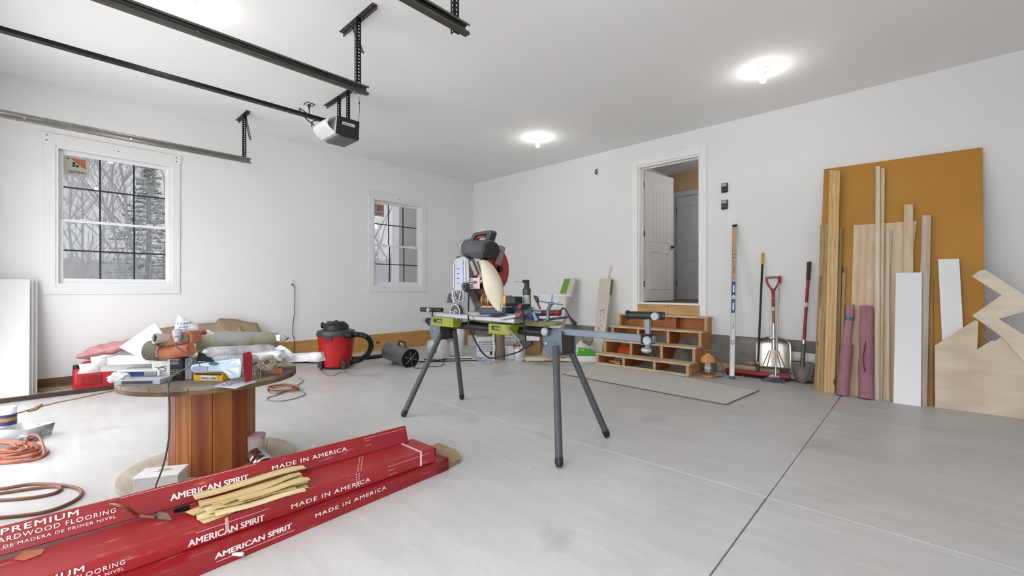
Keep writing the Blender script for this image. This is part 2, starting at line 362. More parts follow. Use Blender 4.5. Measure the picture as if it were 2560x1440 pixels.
# far edge of the open leaf lies on the sight line of pixel column 1684
r=ray(1684,700); import itertools
k_=(HX-CAM.x,HY-CAM.y); best=None
for i in range(4000):
    s=6+i*.001; px_,py_=CAM.x+r.x*s,CAM.y+r.y*s; e=abs(math.hypot(px_-HX,py_-HY)-.85)
    if py_>HY and (best is None or e<best[0]): best=(e,px_,py_)
ux,uy=(best[1]-HX)/.85,(best[2]-HY)/.85
u=V((ux,uy,0)); nrm=V((uy,-ux,0)); nrm=nrm if nrm.dot(CAM-V((HX,HY,1)))>0 else -nrm
o=V((HX,HY,DZ0+.012)); HT=DZ1-DZ0-.05
DOORW=mat('door_leaf_paint','cfd0d2',.5,var=.01)
leaf=part('door_leaf',MB().frame(o,u,-nrm,UP,(.85,.04,HT)),DOORW,t,bevel=.003)
def panel(u0,u1,z0,z1,arch=0):
    b=MB(); w_=.014
    def bar(p,q): b.tube([o+u*p[0]+UP*p[1]+nrm*.001,o+u*q[0]+UP*q[1]+nrm*.001],.008,6)
    P=[(u0,z0),(u1,z0),(u1,z1)]; 
    if arch: P+=[((u0+u1)/2+ (u1-u0)*a,z1+arch*(1-(2*a)**2)) for a in (.3,.15,0,-.15,-.3)]
    P+=[(u0,z1)]
    for i in range(len(P)): bar(P[i],P[(i+1)%len(P)])
    part('moulding',b,DOORW,leaf)
panel(.13,.72,1.0,1.9,.12); panel(.13,.72,.2,.82)
b=MB()
for i in range(1,6): 
    q=.13+.59*i/6; b.tube([o+u*q+UP*1.02+nrm*.0005,o+u*q+UP*1.9+nrm*.0005],.003,4)
part('groove',b,mat('groove_shade','aeb0b3',.6),leaf)
HB=mat('brass_hinge','b98a4c',.35,metal=.8,var=.2)
for z in (.3,1.12,1.92):
    b=MB(); p=V((HX-.005,HY-.012,DZ0+z)); b.cyl(p-UP*.05,p+UP*.05,.009,n=10); b.frame(p-UP*.05,u,nrm,UP,(.04,.003,.1)); b.frame(p-UP*.05,(-1,0,0),(0,-1,0),UP,(.03,.003,.1)); part('hinge',b,HB if z>1.5 else mat('bronze_hinge','5a4a3a',.4,metal=.7),t)
p=o+u*.79+UP*.93
b=MB(); b.cyl(p,p+nrm*.012,.03); b.cyl(p,p+nrm*.055,.011,n=10); b.tube([p+nrm*.05,p+nrm*.052-u*.05,p+nrm*.05-u*.11],.009,8); b.cyl(p-nrm*.04,p-nrm*.1,.011,n=10); b.tube([p-nrm*.095,p-nrm*.095-u*.1],.009,8); b.cyl(p-nrm*.052,p-nrm*.04,.03)
part('lever_handle',b,BLACK,leaf)
part('strike_plate',MB().frame(p+u*.0605-nrm*.03-UP*.03,u,nrm,UP,(.0015,.022,.06)),BLACK,leaf)
# hallway shell
HYB=1.75; HC=3.34; xl=W(1668,600,y=HYB).x
TAN=mat('tan_paint','a98f6d',.8,var=.03); HG=mat('hall_grey_paint','cfd0d3',.8,var=.02)
part('wall_hallway',MB().box((xl-.1,HYB,.8),(7,HYB+.1,HC)),TAN,kind='structure')
part('wall_hallway',MB().box((xl-.1,.17,.8),(xl,HYB,HC)),HG,kind='structure')
part('wall_hallway',MB().box((6.9,.17,.8),(7,HYB,HC)),HG,kind='structure')
part('ceiling',MB().box((xl-.1,.15,HC),(7,HYB+.1,HC+.08)),HG,kind='structure')
part('floor',MB().box((xl-.1,.15,DZ0-.1),(7,HYB+.1,DZ0-.004)),wood('hall_floor','6f6558','x'),kind='structure')
t2=thing('door_2',loc=W(1722,745,y=HYB-.02),kind='structure')
a=W(1693,600,y=HYB-.02).x; HZ=2.88
lf=part('door_leaf',MB().box((a,HYB-.035,DZ0+.01),(a+.8,HYB-.002,HZ)),mat('hall_door_paint','a9abb1',.5,var=.01),t2,bevel=.003)
for (z0,z1) in ((DZ0+.22,DZ0+.75),(DZ0+1.0,HZ-.17)):
    for i,s_ in ((.0,.006),(.03,.004)):
        b=MB(); x0,x1=a+.16+i,a+.64-i; zz0,zz1=z0+i,z1-i
        for p,q in (((x0,zz0),(x1,zz0)),((x1,zz0),(x1,zz1)),((x1,zz1),(x0,zz1)),((x0,zz1),(x0,zz0))): b.tube([(p[0],HYB-.036,p[1]),(q[0],HYB-.036,q[1])],s_,6)
        part('moulding',b,MATS['hall_door_paint'],lf)
part('casing',MB().box((a-.1,HYB-.022,DZ0),(a-.008,HYB,HZ+.01)),MATS['hall_door_paint'],t2,bevel=.002)
part('casing',MB().box((a-.1,HYB-.022,HZ+.012),(a+.9,HYB,HZ+.11)),MATS['hall_door_paint'],t2,bevel=.002)
part('casing',MB().box((a+.808,HYB-.022,DZ0),(a+.9,HYB,HZ+.01)),MATS['hall_door_paint'],t2,bevel=.002)
for z in (1.25,2.65): part('hinge',MB().cyl((a-.002,HYB-.04,z-.045),(a-.002,HYB-.04,z+.045),.008,n=8),BLACK,t2)
# ---- ceiling lamps
PORC=mat('porcelain','e8e4d4',.3,var=.03)
BE=emis('lit_bulb',(1.0,.965,.92),BULB)
def lamp(x,y,lab):
    t=thing('ceiling_light',lab,'light',(x,y,CEIL),group='bare bulb holders on the ceiling')
    part('lampholder',MB().lathe((x,y,CEIL),(0,0,-1),[(.062,0),(.062,.008),(.057,.014),(.048,.018),(.034,.03),(.024,.036),(.023,.062),(.02,.064)],28),PORC,t)
    part('bulb',MB().lathe((x,y,CEIL-.063),(0,0,-1),[(.012,0),(.015,.012),(.027,.035),(.032,.055),(.03,.072),(.018,.086),(.004,.092)],20),BE,t,ang=80)
    return t
lamp(6.056,-1.33,'lit bare bulb on a porcelain holder above the right half of the door wall')
lamp(2.95,-1.33,'lit bare bulb on a porcelain holder nearest the far room corner')
lamp(2.95,-5.75,'lit bare bulb on porcelain holder at the top left edge, above the track')
lamp(6.056,-5.75,'lit bare bulb on a porcelain holder above the camera')
for x0,x1 in ((.7,3.9),(5.0,8.2)):   # doorways left open for added fill daylight: sampling portals only
    l=bpy.data.lights.new('door_opening_fill','AREA'); l.shape='RECTANGLE'; l.size=x1-x0; l.size_y=2.85; l.cycles.is_portal=True
    o=bpy.data.objects.new('door_opening_fill',l); COL.objects.link(o); o.location=((x0+x1)/2,-7.12,1.425); o.rotation_euler=(-math.pi/2,0,0); o.rotation_euler=(math.pi/2,0,0)

l=bpy.data.lights.new('hallway_fill','POINT'); l.energy=11; l.shadow_soft_size=.08; l.color=(1,.96,.9)  # unseen fill added to brighten the hallway; no fixture modelled
o=bpy.data.objects.new('hallway_fill',l); COL.objects.link(o); o.location=(5.6,.95,HC-.15)
# ================= OUTSIDE
GZ=-.35
part('ground',MB().box((-70,-60,GZ-.3),(60,40,GZ)),mat('frosty_bounce_ground','c9c7c2',.95,var=.15,scale=.6),kind='structure',loc=(0,0,GZ))  # ground paled to bounce daylight up to the ceiling
part('driveway',MB().box((-6,-30,GZ),(15,-7.35,-.03)),mat('bounce_concrete_apron','e4e3e0',.9,var=.05),kind='structure')  # unseen apron, lightened to bounce daylight indoors
# neighbouring wing seen through the second window
cx=W(1012,600,x=-1.25); 
part('wall_outside',MB().box((-4.2,cx.y+.03,GZ),(-.17,cx.y+2.2,4.2)),mat('siding_grey','aeb0b2',.8,var=.03),kind='structure') if 0 else None
yq=W(1003,600,x=-1.0).y
part('wall_outside',MB().box((-1.25,yq,GZ),(-.17,yq+.25,4)),mat('siding_grey','b5b6b6',.8,var=.03),kind='structure')
part('trim_2',MB().box((-1.35,yq-.02,GZ),(-1.05,yq+.27,4)),TRIM,kind='structure')
BARK=mat('haze_tinted_bark','b9b9bc',.95,var=.15,scale=3)  # distance haze is painted into the bark colour
BARK2=mat('haze_tinted_bark_pale','d3d4d8',.95,var=.12,scale=3)  # paler bark, again with the haze in its colour
def tree_mb(seed,h,r0,levels=4,spread=.5):
    rnd=random.Random(seed); b=MB()
    def br(p,d,L,r,lv):
        n=3 if lv else 6; pts=[p]; q=p; dd=d
        for i in range(n):
            dd=(dd+V((rnd.uniform(-.12,.12),rnd.uniform(-.12,.12),rnd.uniform(-.03,.1)))).normalized(); q=q+dd*(L/n); pts.append(q)
        b.tube(pts,lambda t:max(.004,r*(1-.6*t)),5 if lv<2 else 3)
        if lv>=levels: return
        k=rnd.randint(3,4) if lv else 10
        for i in range(k):
            t=rnd.uniform(.25,1) if lv else .22+.78*i/k; idx=min(len(pts)-2,int(t*n)); s=pts[idx].lerp(pts[idx+1],t*n-idx)
            a=rnd.uniform(0,6.283); side=V((math.cos(a),math.sin(a),0)); nd=(dd*(1-spread)+side*spread+V((0,0,.25))).normalized()
            br(s,nd,L*rnd.uniform(.42,.62)*(1 if lv else .75),r*.45,lv+1)
    br(V((0,0,0)),V((rnd.uniform(-.04,.04),rnd.uniform(-.04,.04),1)),h,r0,0); return b
def bare_tree(x,y,seed,h,r,m,lab):
    t=thing('bare_tree',lab,'tree',(x,y,GZ),group='bare trees beyond the windows')
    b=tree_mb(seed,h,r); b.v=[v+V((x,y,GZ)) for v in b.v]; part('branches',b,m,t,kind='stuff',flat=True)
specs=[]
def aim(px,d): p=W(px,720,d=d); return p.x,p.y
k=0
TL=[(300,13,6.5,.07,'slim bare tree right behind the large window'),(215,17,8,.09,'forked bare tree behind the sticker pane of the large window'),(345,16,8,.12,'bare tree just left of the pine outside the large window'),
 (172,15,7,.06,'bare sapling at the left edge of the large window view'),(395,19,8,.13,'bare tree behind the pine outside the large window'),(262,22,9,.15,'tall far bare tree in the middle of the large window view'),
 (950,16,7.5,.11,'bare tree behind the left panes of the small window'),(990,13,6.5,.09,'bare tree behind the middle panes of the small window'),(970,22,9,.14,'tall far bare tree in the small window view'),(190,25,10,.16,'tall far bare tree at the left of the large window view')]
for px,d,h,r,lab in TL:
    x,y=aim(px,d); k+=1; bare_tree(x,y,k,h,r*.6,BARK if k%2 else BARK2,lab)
# pine
x,y=aim(372,17); t=thing('pine_tree','hazy grey-green pine tree outside the right panes of the large window','tree',(x,y,GZ))
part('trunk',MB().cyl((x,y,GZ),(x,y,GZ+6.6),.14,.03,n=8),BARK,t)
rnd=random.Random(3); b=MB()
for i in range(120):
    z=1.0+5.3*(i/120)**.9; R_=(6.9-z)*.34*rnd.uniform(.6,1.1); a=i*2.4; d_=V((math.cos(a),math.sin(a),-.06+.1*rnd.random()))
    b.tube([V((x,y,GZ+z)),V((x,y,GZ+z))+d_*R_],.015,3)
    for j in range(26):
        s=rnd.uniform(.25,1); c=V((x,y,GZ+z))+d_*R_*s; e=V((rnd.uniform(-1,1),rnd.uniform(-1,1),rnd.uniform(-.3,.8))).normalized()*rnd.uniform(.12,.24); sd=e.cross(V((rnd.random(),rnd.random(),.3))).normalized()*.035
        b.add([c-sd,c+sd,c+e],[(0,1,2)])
part('foliage',b,mat('haze_tinted_needles','b4bcb6',.95,var=.15,scale=2),t,kind='stuff',flat=True)  # haze painted into the needle colour
# undergrowth of thin twigs
def brush(name,px0,px1,d0,d1,n,hh,m,lab,seed):
    rnd=random.Random(seed); b=MB()
    for i in range(n):
        x,y=aim(rnd.uniform(px0,px1),rnd.uniform(d0,d1)); h=hh*rnd.uniform(.5,1); p=V((x,y,GZ)); 
        l=V((rnd.uniform(-.3,.3),rnd.uniform(-.3,.3),1)); q=p+l*h; b.tube([p,p+l*h*.5+V((rnd.uniform(-.1,.1),0,0)),q],.008,3)
        for j in range(9):
            s=p.lerp(q,rnd.uniform(.2,1)); b.tube([s,s+V((rnd.uniform(-.45,.45),rnd.uniform(-.45,.45),rnd.uniform(.05,.5)))],.004,3)
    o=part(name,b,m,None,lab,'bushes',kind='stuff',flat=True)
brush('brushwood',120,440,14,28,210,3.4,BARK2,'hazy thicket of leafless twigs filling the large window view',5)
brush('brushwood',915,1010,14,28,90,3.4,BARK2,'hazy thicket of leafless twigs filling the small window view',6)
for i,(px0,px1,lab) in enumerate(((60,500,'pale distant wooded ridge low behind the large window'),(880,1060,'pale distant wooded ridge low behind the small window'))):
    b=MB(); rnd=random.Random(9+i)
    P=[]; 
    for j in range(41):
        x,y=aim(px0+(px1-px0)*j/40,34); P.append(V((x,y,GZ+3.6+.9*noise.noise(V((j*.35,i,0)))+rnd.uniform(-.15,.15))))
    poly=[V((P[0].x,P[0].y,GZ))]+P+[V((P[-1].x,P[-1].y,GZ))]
    b.prism([poly[0],*P,poly[-1]],FWD*3); part('ridge',b,mat('haze_tinted_woods','c9cacc',1,var=.1,scale=.8,bump=.5),None,lab,'hill',flat=True)  # ridge colour holds the haze; no real atmosphere
# ================= OVERHEAD DOOR HARDWARE
def perf(b,p,dirv,wv,L,w,cell=.028,hr=.0075):
    """perforated strip from p along dirv, width along wv"""
    p=V(p); d=V(dirv).normalized(); u=V(wv).normalized(); n=max(1,int(L/cell)); c=L/n
    for i in range(n):
        o=p+d*(i*c); ctr=o+d*c/2+u*w/2; out=[]; inn=[]
        for q in ((0,0),(.5,0),(1,0),(1,.5),(1,1),(.5,1),(0,1),(0,.5)): out.append(o+u*w*q[0]+d*c*q[1])
        for q in ((-.7,-.7),(0,-1),(.7,-.7),(1,0),(.7,.7),(0,1),(-.7,.7),(-1,0)): inn.append(ctr+u*hr*q[0]+d*hr*q[1])
        b.add(out+inn,[(k,(k+1)%8,8+(k+1)%8,8+k) for k in range(8)])
    return b
RZ=2.83
def track(lab,xr,yend,ceil_a,ceil_b,brace,end_y=-4.7,angled=True,mt=None):
    t=thing('garage_door_track',lab,'door track',(xr,yend,RZ))
    mt=mt or DARKST
    b=MB(); y0=-7.08
    prof=[(0,-.03),(0,.03),(.003,.033),(.045,.036),(.05,.03),(.05,.018),(.047,.018),(.047,.029),(.04,.033),(.008,.03),(.005,.026),(.005,-.026),(.008,-.03),(.04,-.033),(.047,-.029),(.047,-.018),(.05,-.018),(.05,-.03),(.045,-.036),(.003,-.033)]
    b.prism([V((xr+q[0],y0,RZ+q[1])) for q in prof],(0,yend-y0,0))
    tr=part('track',b,mt,t)
    # reinforcing angle on top/behind the track
    part('track_angle',MB().box((xr-.004,y0,RZ-.028),(xr-.001,yend-.02,RZ+.05)).box((xr-.03,y0,RZ+.047),(xr-.004,yend-.02,RZ+.05)),mt,t)
    for yb in (yend-.06,yend-1.2,yend-2.0):
        part('bolt',MB().cyl((xr+.006,yb,RZ),(xr+.012,yb,RZ),.009,n=8),CHROME,t)
    b=MB(); yh=yend-.06
    perf(b,(xr-.012,yh-.02,RZ-.03),UP,(0,1,0),CEIL-.03-RZ+.03,.04); perf(b,(xr-.012,yh-.02,RZ-.03),UP,(-1,0,0),CEIL-.03-RZ+.03,.035)
    part('hanger_angle',b,BLKM,t,solid=.003,flat=True)
    b=MB(); A=V((ceil_a,yh+.0,CEIL-.004)); B=V((ceil_b,yh,CEIL-.004)); perf(b,A,B-A,(0,1,0),(B-A).length,.04); perf(b,A+V((0,.04,0)),B-A,(0,0,-1),(B-A).length,.035)
    part('ceiling_angle',b,DARKST,t,solid=.003,flat=True)
    if brace:
        b=MB(); p,q=V(brace[0]),V(brace[1]); perf(b,p,q-p,(1,0,0) if abs((q-p).x)<.1 else (0,1,0),(q-p).length,.03)
        part('brace',b,DARKST,t,solid=.003,flat=True)
    return t
track('grey garage door track hanging in front of the large window, nearest the window wall',.77,-4.68,W(601,303,z=CEIL).x,W(638,281,z=CEIL).x,((.66,-4.72,CEIL-.03),(.80,-4.70,RZ+.28)),mt=mat('zinc_track','8a8884',.28,metal=.9,var=.12))
track('dark garage door track across the top left, hung from a tall perforated angle',3.80,-4.66,W(870,88,z=CEIL).x,W(955,18,z=CEIL).x,((3.62,-4.70,CEIL-.03),(3.79,-4.70,RZ+.33)))
track('short dark track end cut off by the top edge, right of the tall hanger',5.09,-4.66,4.8,5.35,None)
# opener
YM0=W(815,310,x=2.3).y; zt=W(835,308,x=2.33).z
t=thing('garage_door_opener','black and white garage door opener motor with its long black rail','garage door opener',(2.3,-4.2,zt))
b=MB(); b.box((2.285,-7.05,zt-.0),(2.29,-4.35,zt+.03)); b.box((2.31,-7.05,zt),(2.315,-4.35,zt+.03)); b.box((2.285,-7.05,zt+.03),(2.315,-4.35,zt+.034)); b.box((2.27,-7.05,zt-.004),(2.33,-4.35,zt))
part('rail',b,BLKM,t)
x0,x1=2.13,2.50; ya,yb=-4.36,-4.02; z1=zt+.03; z0=z1-.20
def lobe(u,v_):   # white rounded lens shell, bulging towards the door
    a=math.pi*v_; y=ya+.05-.14*math.sin(a)*(1-.25*abs(2*u-1)**3); z=z1-(z1-z0)*v_
    return V((x0+(x1-x0)*u,y,z))
b=MB().grid(lobe,14,14)
part('light_lens',b,mat('frosted_lens','e2e4e4',.35,var=.02),t,solid=.004)
part('housing',MB().prism([V((x0,ya+.05,z1)),V((x0,yb-.03,z1+.0)),V((x0,yb-.03,z0+.01)),V((x0,ya+.02,z0))],(x1-x0,0,0)),mat('opener_white','d8d9d9',.4,var=.02),t,bevel=.015)
part('belly',MB().prism([V((x0+.015,ya+.07,z0+.006)),V((x0+.015,yb-.005,z0+.02)),V((x0+.015,yb-.03,z0-.02)),V((x0+.015,ya+.1,z0-.02))],(x1-x0-.03,0,0)),mat('opener_dark_grey','565656',.5),t,bevel=.004)
fp=part('face_plate',MB().prism([V((x1-.004,ya+.055,z1+.004)),V((x1-.004,yb-.02,z1+.004)),V((x1-.004,yb-.03,z0-.004)),V((x1-.004,ya+.035,z0-.004))],(.014,0,0)),mat('opener_brown_black','1d1917',.4,var=.05),t,bevel=.005)
b=MB().box((x1+.010,ya+.11,z0+.115),(x1+.012,yb-.08,z0+.15)); part('label_plate',b,mat('label_silver','cfcfcd',.4),fp)
text('lettering','LiftMaster',.026,face_M((x1+.0125,ya+.116,z0+.124),(0,1,0),UP),BLACK,fp)
for xx in (2.19,2.42):
    b=MB(); perf(b,(xx-.02,yb-.1,z1-.01),UP,(1,0,0),CEIL-z1-.02,.035); perf(b,(xx-.02,yb-.1,z1-.01),UP,(0,-1,0),CEIL-z1-.02,.03); part('hanger_strap',b,BLKM,t,solid=.003,flat=True)
A=V((1.72,yb-.1,CEIL-.004)); b=MB(); perf(b,A,(1,0,0),(0,1,0),.78,.04); perf(b,A+V((0,.04,0)),(1,0,0),(0,0,-1),.78,.035); part('ceiling_angle',b,DARKST,t,solid=.003,flat=True)
b=MB().tube([V((x1-.03,yb-.02,z1)),V((x1,yb-.02,z1+.1)),V((x1+.02,yb-.03,z1+.2)),V((x1+.01,yb-.03,CEIL-.1))],.0025,5,sm=4); b.cyl((x1+.02,yb-.03,z1+.2),(x1+.02,yb-.03,z1+.225),.008,n=6); part('antenna_wire',b,BLACK,t)
part('cable_bracket',MB().tube([V((x0+.08,ya-.05,z1+.01)),V((x0+.0,ya-.07,z1-.01)),V((x0-.03,ya-.06,z1-.03)),V((x0-.03,ya-.06,z1-.06))],.006,6),BLACK,t)
p=W(773,260,z=CEIL)
t=thing('outlet_box','square ceiling outlet with a black plug above the opener rail','socket',p)
part('plate',MB().box((p.x-.05,p.y-.05,CEIL-.006),(p.x+.05,p.y+.05,CEIL)),VINYL,t,bevel=.002)
b=MB()
for a,c in (((-.052,-.052),(.052,-.046)),((-.052,.046),(.052,.052)),((-.052,-.046),(-.046,.046)),((.046,-.046),(.052,.046))): b.box((p.x+a[0],p.y+a[1],CEIL-.009),(p.x+c[0],p.y+c[1],CEIL-.001))
part('rim',b,BLACK,t)
b=MB().cyl(p-UP*.006,p-UP*.07,.02,.008,n=10); b.tube([p-UP*.06,p+V((.02,0,-.16)),p+V((.22,0,-.27)),V((2.27,-4.62,zt+.08)),V((2.26,-4.56,zt-.0)),V((2.2,-4.45,zt-.03)),V((x0-.0,ya-.04,z1-.04))],.006,6,sm=6)
part('power_cord',b,BLACK,bpy.data.objects['garage_door_opener'])
# ================= WALL FITTINGS
p=W(732,706,x=0.0)
t=thing('wall_outlet','white outlet plate on the window wall with a plug in it','socket',(0,p.y,p.z-.06))
part('plate',MB().box((0,p.y-.035,p.z-.057),(.005,p.y+.035,p.z+.057)),VINYL,t,bevel=.002)
b=MB()
for dz in (-.028,): b.cyl((.005,p.y,p.z+.028),(.0065,p.y,p.z+.028),.016,n=16)
part('socket',b,mat('socket_grey','c9c9c9',.4),t)
pts=[W(x,y,x=.03) for x,y in ((732,712),(737,722),(737,760),(736,785),(733,805),(732,835),(736,850))]+[V((.05,W(737,858,x=.05).y,.12)),V((.12,W(745,858,x=.05).y+.1,.01))]
b=MB().cyl(W(731,711,x=.006),W(731,711,x=.05),.016,.012,n=10); b.tube([W(731,711,x=.045)]+pts,.006,6,sm=5)
tag(part('extension_lead',b,mat('olive_cord','4a483f',.5),loc=(0.03,p.y,.01)),'thin dark cord hanging down the window wall from the outlet','cord')
p=W(1396,704,y=0)
t=thing('wall_outlet','small white outlet plate on the door wall left of the leaning flooring carton','socket',(p.x,0,p.z-.06))
part('plate',MB().box((p.x-.035,-.005,p.z-.057),(p.x+.035,0,p.z+.057)),VINYL,t,bevel=.002)
part('socket',MB().cyl((p.x,-.005,p.z-.024),(p.x,-.007,p.z-.024),.015).cyl((p.x,-.005,p.z+.024),(p.x,-.007,p.z+.024),.015),MATS['socket_grey'],t)
for (py,lab) in ((470,'upper of two black door-opener wall controls right of the door'),(512,'lower of two black door-opener wall controls right of the door')):
    p=W(1812,py,y=0); t=thing('wall_control',lab,'wall control',(p.x,0,p.z-.065))
    h=part('housing',MB().box((p.x-.042,-.022,p.z-.066),(p.x+.042,0,p.z+.066)),BLACK,t,bevel=.005)
    part('display',MB().box((p.x-.032,-.024,p.z+.02),(p.x+.028,-.022,p.z+.056)),mat('lcd_pale','d9dad8',.3),h)
    b=MB().box((p.x-.022,-.0245,p.z+.032),(p.x+.0,-.024,p.z+.046)).box((p.x+.005,-.0245,p.z+.03),(p.x+.02,-.024,p.z+.044)); part('print',b,mat('lcd_dark','4a4d50',.5),h)
    part('push_bar',MB().box((p.x-.03,-.026,p.z-.035),(p.x+.028,-.022,p.z-.022)),mat('button_grey','5b5a58',.4),h,bevel=.001)
p=W(1492,430,y=0)
t=thing('wire_stub','little black cable stub poking out of the door wall','cable',(p.x,0,p.z-.05))
part('stub',MB().tube([p+V((.015,0,.05)),p+V((0,-.03,.03)),p+V((-.012,-.035,-.02)),p+V((.01,-.03,-.045)),p+V((.022,-.03,-.01)),p+V((.012,-.02,.02))],.008,6,sm=4),BLACK,t)
# ================= STAIRS + RUG
SX0,SX1=3.70,5.09; SY=-.87; RUN=.222; TZ=[.165,.355,.55,.74]
PLY=wood('stair_plywood','d6c3a4','x',col2='c0a682',grain=.8); PLYY=wood('stair_ply_side','cf9f63','y',col2='b98650',grain=.8); STUD=wood('stair_stud','d6b183','z',col2='bb9160')
t=thing('wooden_steps','open-fronted wooden steps of plywood treads below the entry door','steps',((SX0+SX1)/2,SY/2,0))
n=4; sxs=[SX0,SX0+.435,SX0+.90,SX1-.04]
for i,xs in enumerate(sxs):
    b=MB(); P=[(SY+.03,0)]
    for k in range(4):
        P+=[(SY+.03+k*RUN,TZ[k]-.022),(SY+.03+(k+1)*RUN if k<3 else -.012,TZ[k]-.022)]
    P+=[(-.012,.40),(-.42,0)]
    b.prism([V((xs,y,z)) for y,z in P],(.04,0,0)); part('stringer',b,PLYY if i in(0,3) else mat('stair_inner_shade','a4623a',.7,var=.15,scale=6),t,bevel=.002)  # inner stringers: shade painted in as red-brown wood
for k in range(4):
    y0=SY+k*RUN; y1=y0+RUN+.045 if k<3 else -.005
    part('tread',MB().box((SX0-.015,y0,TZ[k]-.022),(SX1+.015,y1,TZ[k])),PLY,t,bevel=.002)
    zb=TZ[k-1] if k else 0
    for i,xs in enumerate(sxs):
        if k==3 and i==2: continue
        part('post',MB().box((xs+.002,y0+.012,zb+(.035 if k==0 else .001)),(xs+.038,y0+.03,TZ[k]-.023)),STUD,t)
part('bottom_rail',MB().box((SX0,SY+.008,0),(SX1,SY+.03,.035)),PLY,t,bevel=.002)
part('back_panel',MB().box((SX0+.04,-.03,.42),(SX1-.04,-.013,TZ[3]-.024)),mat('back_board_shade','b4713c',.7,var=.2),t)  # shade inside the steps is painted into the board colour
# things seen through the steps
p=V((SX0+.27,-.33,0)); tg=thing('orange_bucket','orange bucket lying behind the third compartment of the wooden steps, seen through them','bucket',p)
b=MB().lathe(p+V((0,0,.14)),(1,-.2,0),[(.10,-.16),(.14,.16),(.146,.165),(.146,.18),(.135,.18),(.10,-.14)],24); part('shell',b,mat('orange_plastic','d65a22',.45,var=.08),tg)
p=G(1556,897); RT_=None
b=MB(); rnd=random.Random(4)
t=thing('wood_offcut','small orange-brown offcut inside the left bottom compartment of the steps','scrap wood',V((SX0+.25,SY+.12,0)))
part('block',MB().cbox((SX0+.25,SY+.14,.055),(.16,.06,.035),MX.Rotation(.3,3,'Z')),wood('offcut_orange','c47a35','x'),t,bevel=.002)
t=thing('wood_offcut','pale flat offcut lying in front on the floor of the left bottom compartment','scrap wood',V((SX0+.3,SY+.1,0)))
part('block',MB().cbox((SX0+.33,SY+.08,.045),(.1,.04,.015),MX.Rotation(-.2,3,'Z')),PLY,t,bevel=.002)
CARP=mat('berber_carpet','c6c0b7',.98,var=.16,scale=160,bump=.25,bscale=200,col2='e6e2db')
R=[G(1405,936),G(1814,1013),G(1897,978),G(1497,905)]
b=MB(); b.grid(lambda u,v:(R[0].lerp(R[1],u)).lerp(R[3].lerp(R[2],u),v)+UP*(.010+.002*noise.noise(V((u*9,v*5,0)))),40,12); 
rg=part('carpet_remnant',b,CARP,None,'long beige carpet remnant on the floor in front of the wooden steps','rug',loc=(G(1650,960)),solid=.0)
b=MB(); loop=[R[0],R[1],R[2],R[3]]
for i in range(4): b.tube([loop[i].lerp(loop[(i+1)%4],q/14)+UP*(.006+.002*noise.noise(V((q,i,3)))) for q in range(15)],.006,6)
part('bound_edge',b,mat('carpet_edge','6d6964',.95,var=.2,scale=60),rg)
part('backing',slab([r_+UP*.002 for r_ in R],.0018) if 0 else MB().prism([r_+UP*.001 for r_ in R],UP*.007),mat('carpet_backing','8b857c',.95),rg)
# ================= LEANING SHEETS AND BOARDS (right)
TL=W(2060,423,y=-.03); BL=V((TL.x-.01,-.60,0)); TRr=W(2456,368,y=-.03); BR=V((W(2465,1000,y=-.60).x,-.60,0))
up_=(TL-BL); Pn=(V((1,0,0)).cross(up_)).normalized(); Pn=Pn if Pn.dot(CAM-BL)>0 else -Pn
GOLD=mat('gold_foam_board','b9822f',.6,var=.05,scale=1.5,col2='c08c3a')
part('insulation_sheet',slab([BL,BR,TRr,TL],.02),[GOLD],None,'tall ochre rigid sheet leaning on the door wall behind the boards','panel',bevel=.001)
def PP(px,py,off=.02): return W(px,py,pl=(Pn,BL+Pn*off))
def lean(name,lab,cat,bl,br,tr,tl,t,m,off,yb=-.66):
    P=[V((W(*bl,y=yb).x,yb,0)),V((W(*br,y=yb).x,yb,0)),PP(*tr,off),PP(*tl,off)]
    # keep the sheet planar
    n=(P[1]-P[0]).cross(P[3]-P[0]).normalized(); P[2]=P[2]-n*n.dot(P[2]-P[0])
    return part(name,slab(P,t),m,None,lab,cat,bevel=.0012)
K2=wood('knotty_pine','d6b785','z',col2='bd9a66',knots=True); K3=wood('dull_stud','b99d70','z',col2='96794f',knots=True); K4=wood('dark_stud','a4875c','z',col2='7f653f')
BIR=wood('birch_ply','dcc8ae','z',col2='cdb08c',grain=.5,var=.08); PAL=wood('pale_strip','ddd2bf','z',col2='cdbd9f',grain=.6); GRYP=wood('grey_pine','cbbcae','z',col2='b7a694',grain=.6)
WH=mat('white_melamine','eff0f3',.3,var=.01,scale=2)
lean('stud','short rough board at the far left of the leaning timber','board',(2034,968),(2040,969),(2055,690),(2047,690),.03,K4,.055,yb=-0.6)
lean('stud','dull board left of and shorter than the tall knotty board','board',(2040,972),(2063,976),(2085,560),(2051,563),.04,K3,.06,yb=-0.62)
lean('stud','tall knotty pine board, tallest piece of the leaning timber','board',(2059,976),(2087,979),(2100,427),(2074,425),.035,K2,.10,yb=-0.665)
lean('stud','narrow dark stud just right of the tall knotty board','board',(2088,980),(2097,980),(2106,570),(2097,570),.05,K4,.058,yb=-0.63)
lean('stud','short narrow stud beside the taped pink roll','board',(2097,982),(2104,982),(2115,665),(2106,665),.03,K3,.035,yb=-0.615)
lean('plywood_sheet','tan plywood sheet leaning behind the pink rolls and the tall white strip','plywood',(2122,986),(2240,1004),(2292,552),(2134,563),.012,BIR,.02,yb=-0.628)
lean('wood_strip','long pale strip standing tallest in front of the tan plywood','strip',(2186,994),(2199,996),(2200,416),(2189,415),.02,PAL,.05,yb=-0.69)
lean('wood_strip','strip tucked behind the tallest pale strip, leaning a little right','strip',(2200,990),(2206,991),(2212,420),(2201,420),.012,BIR,.034,yb=-0.655)
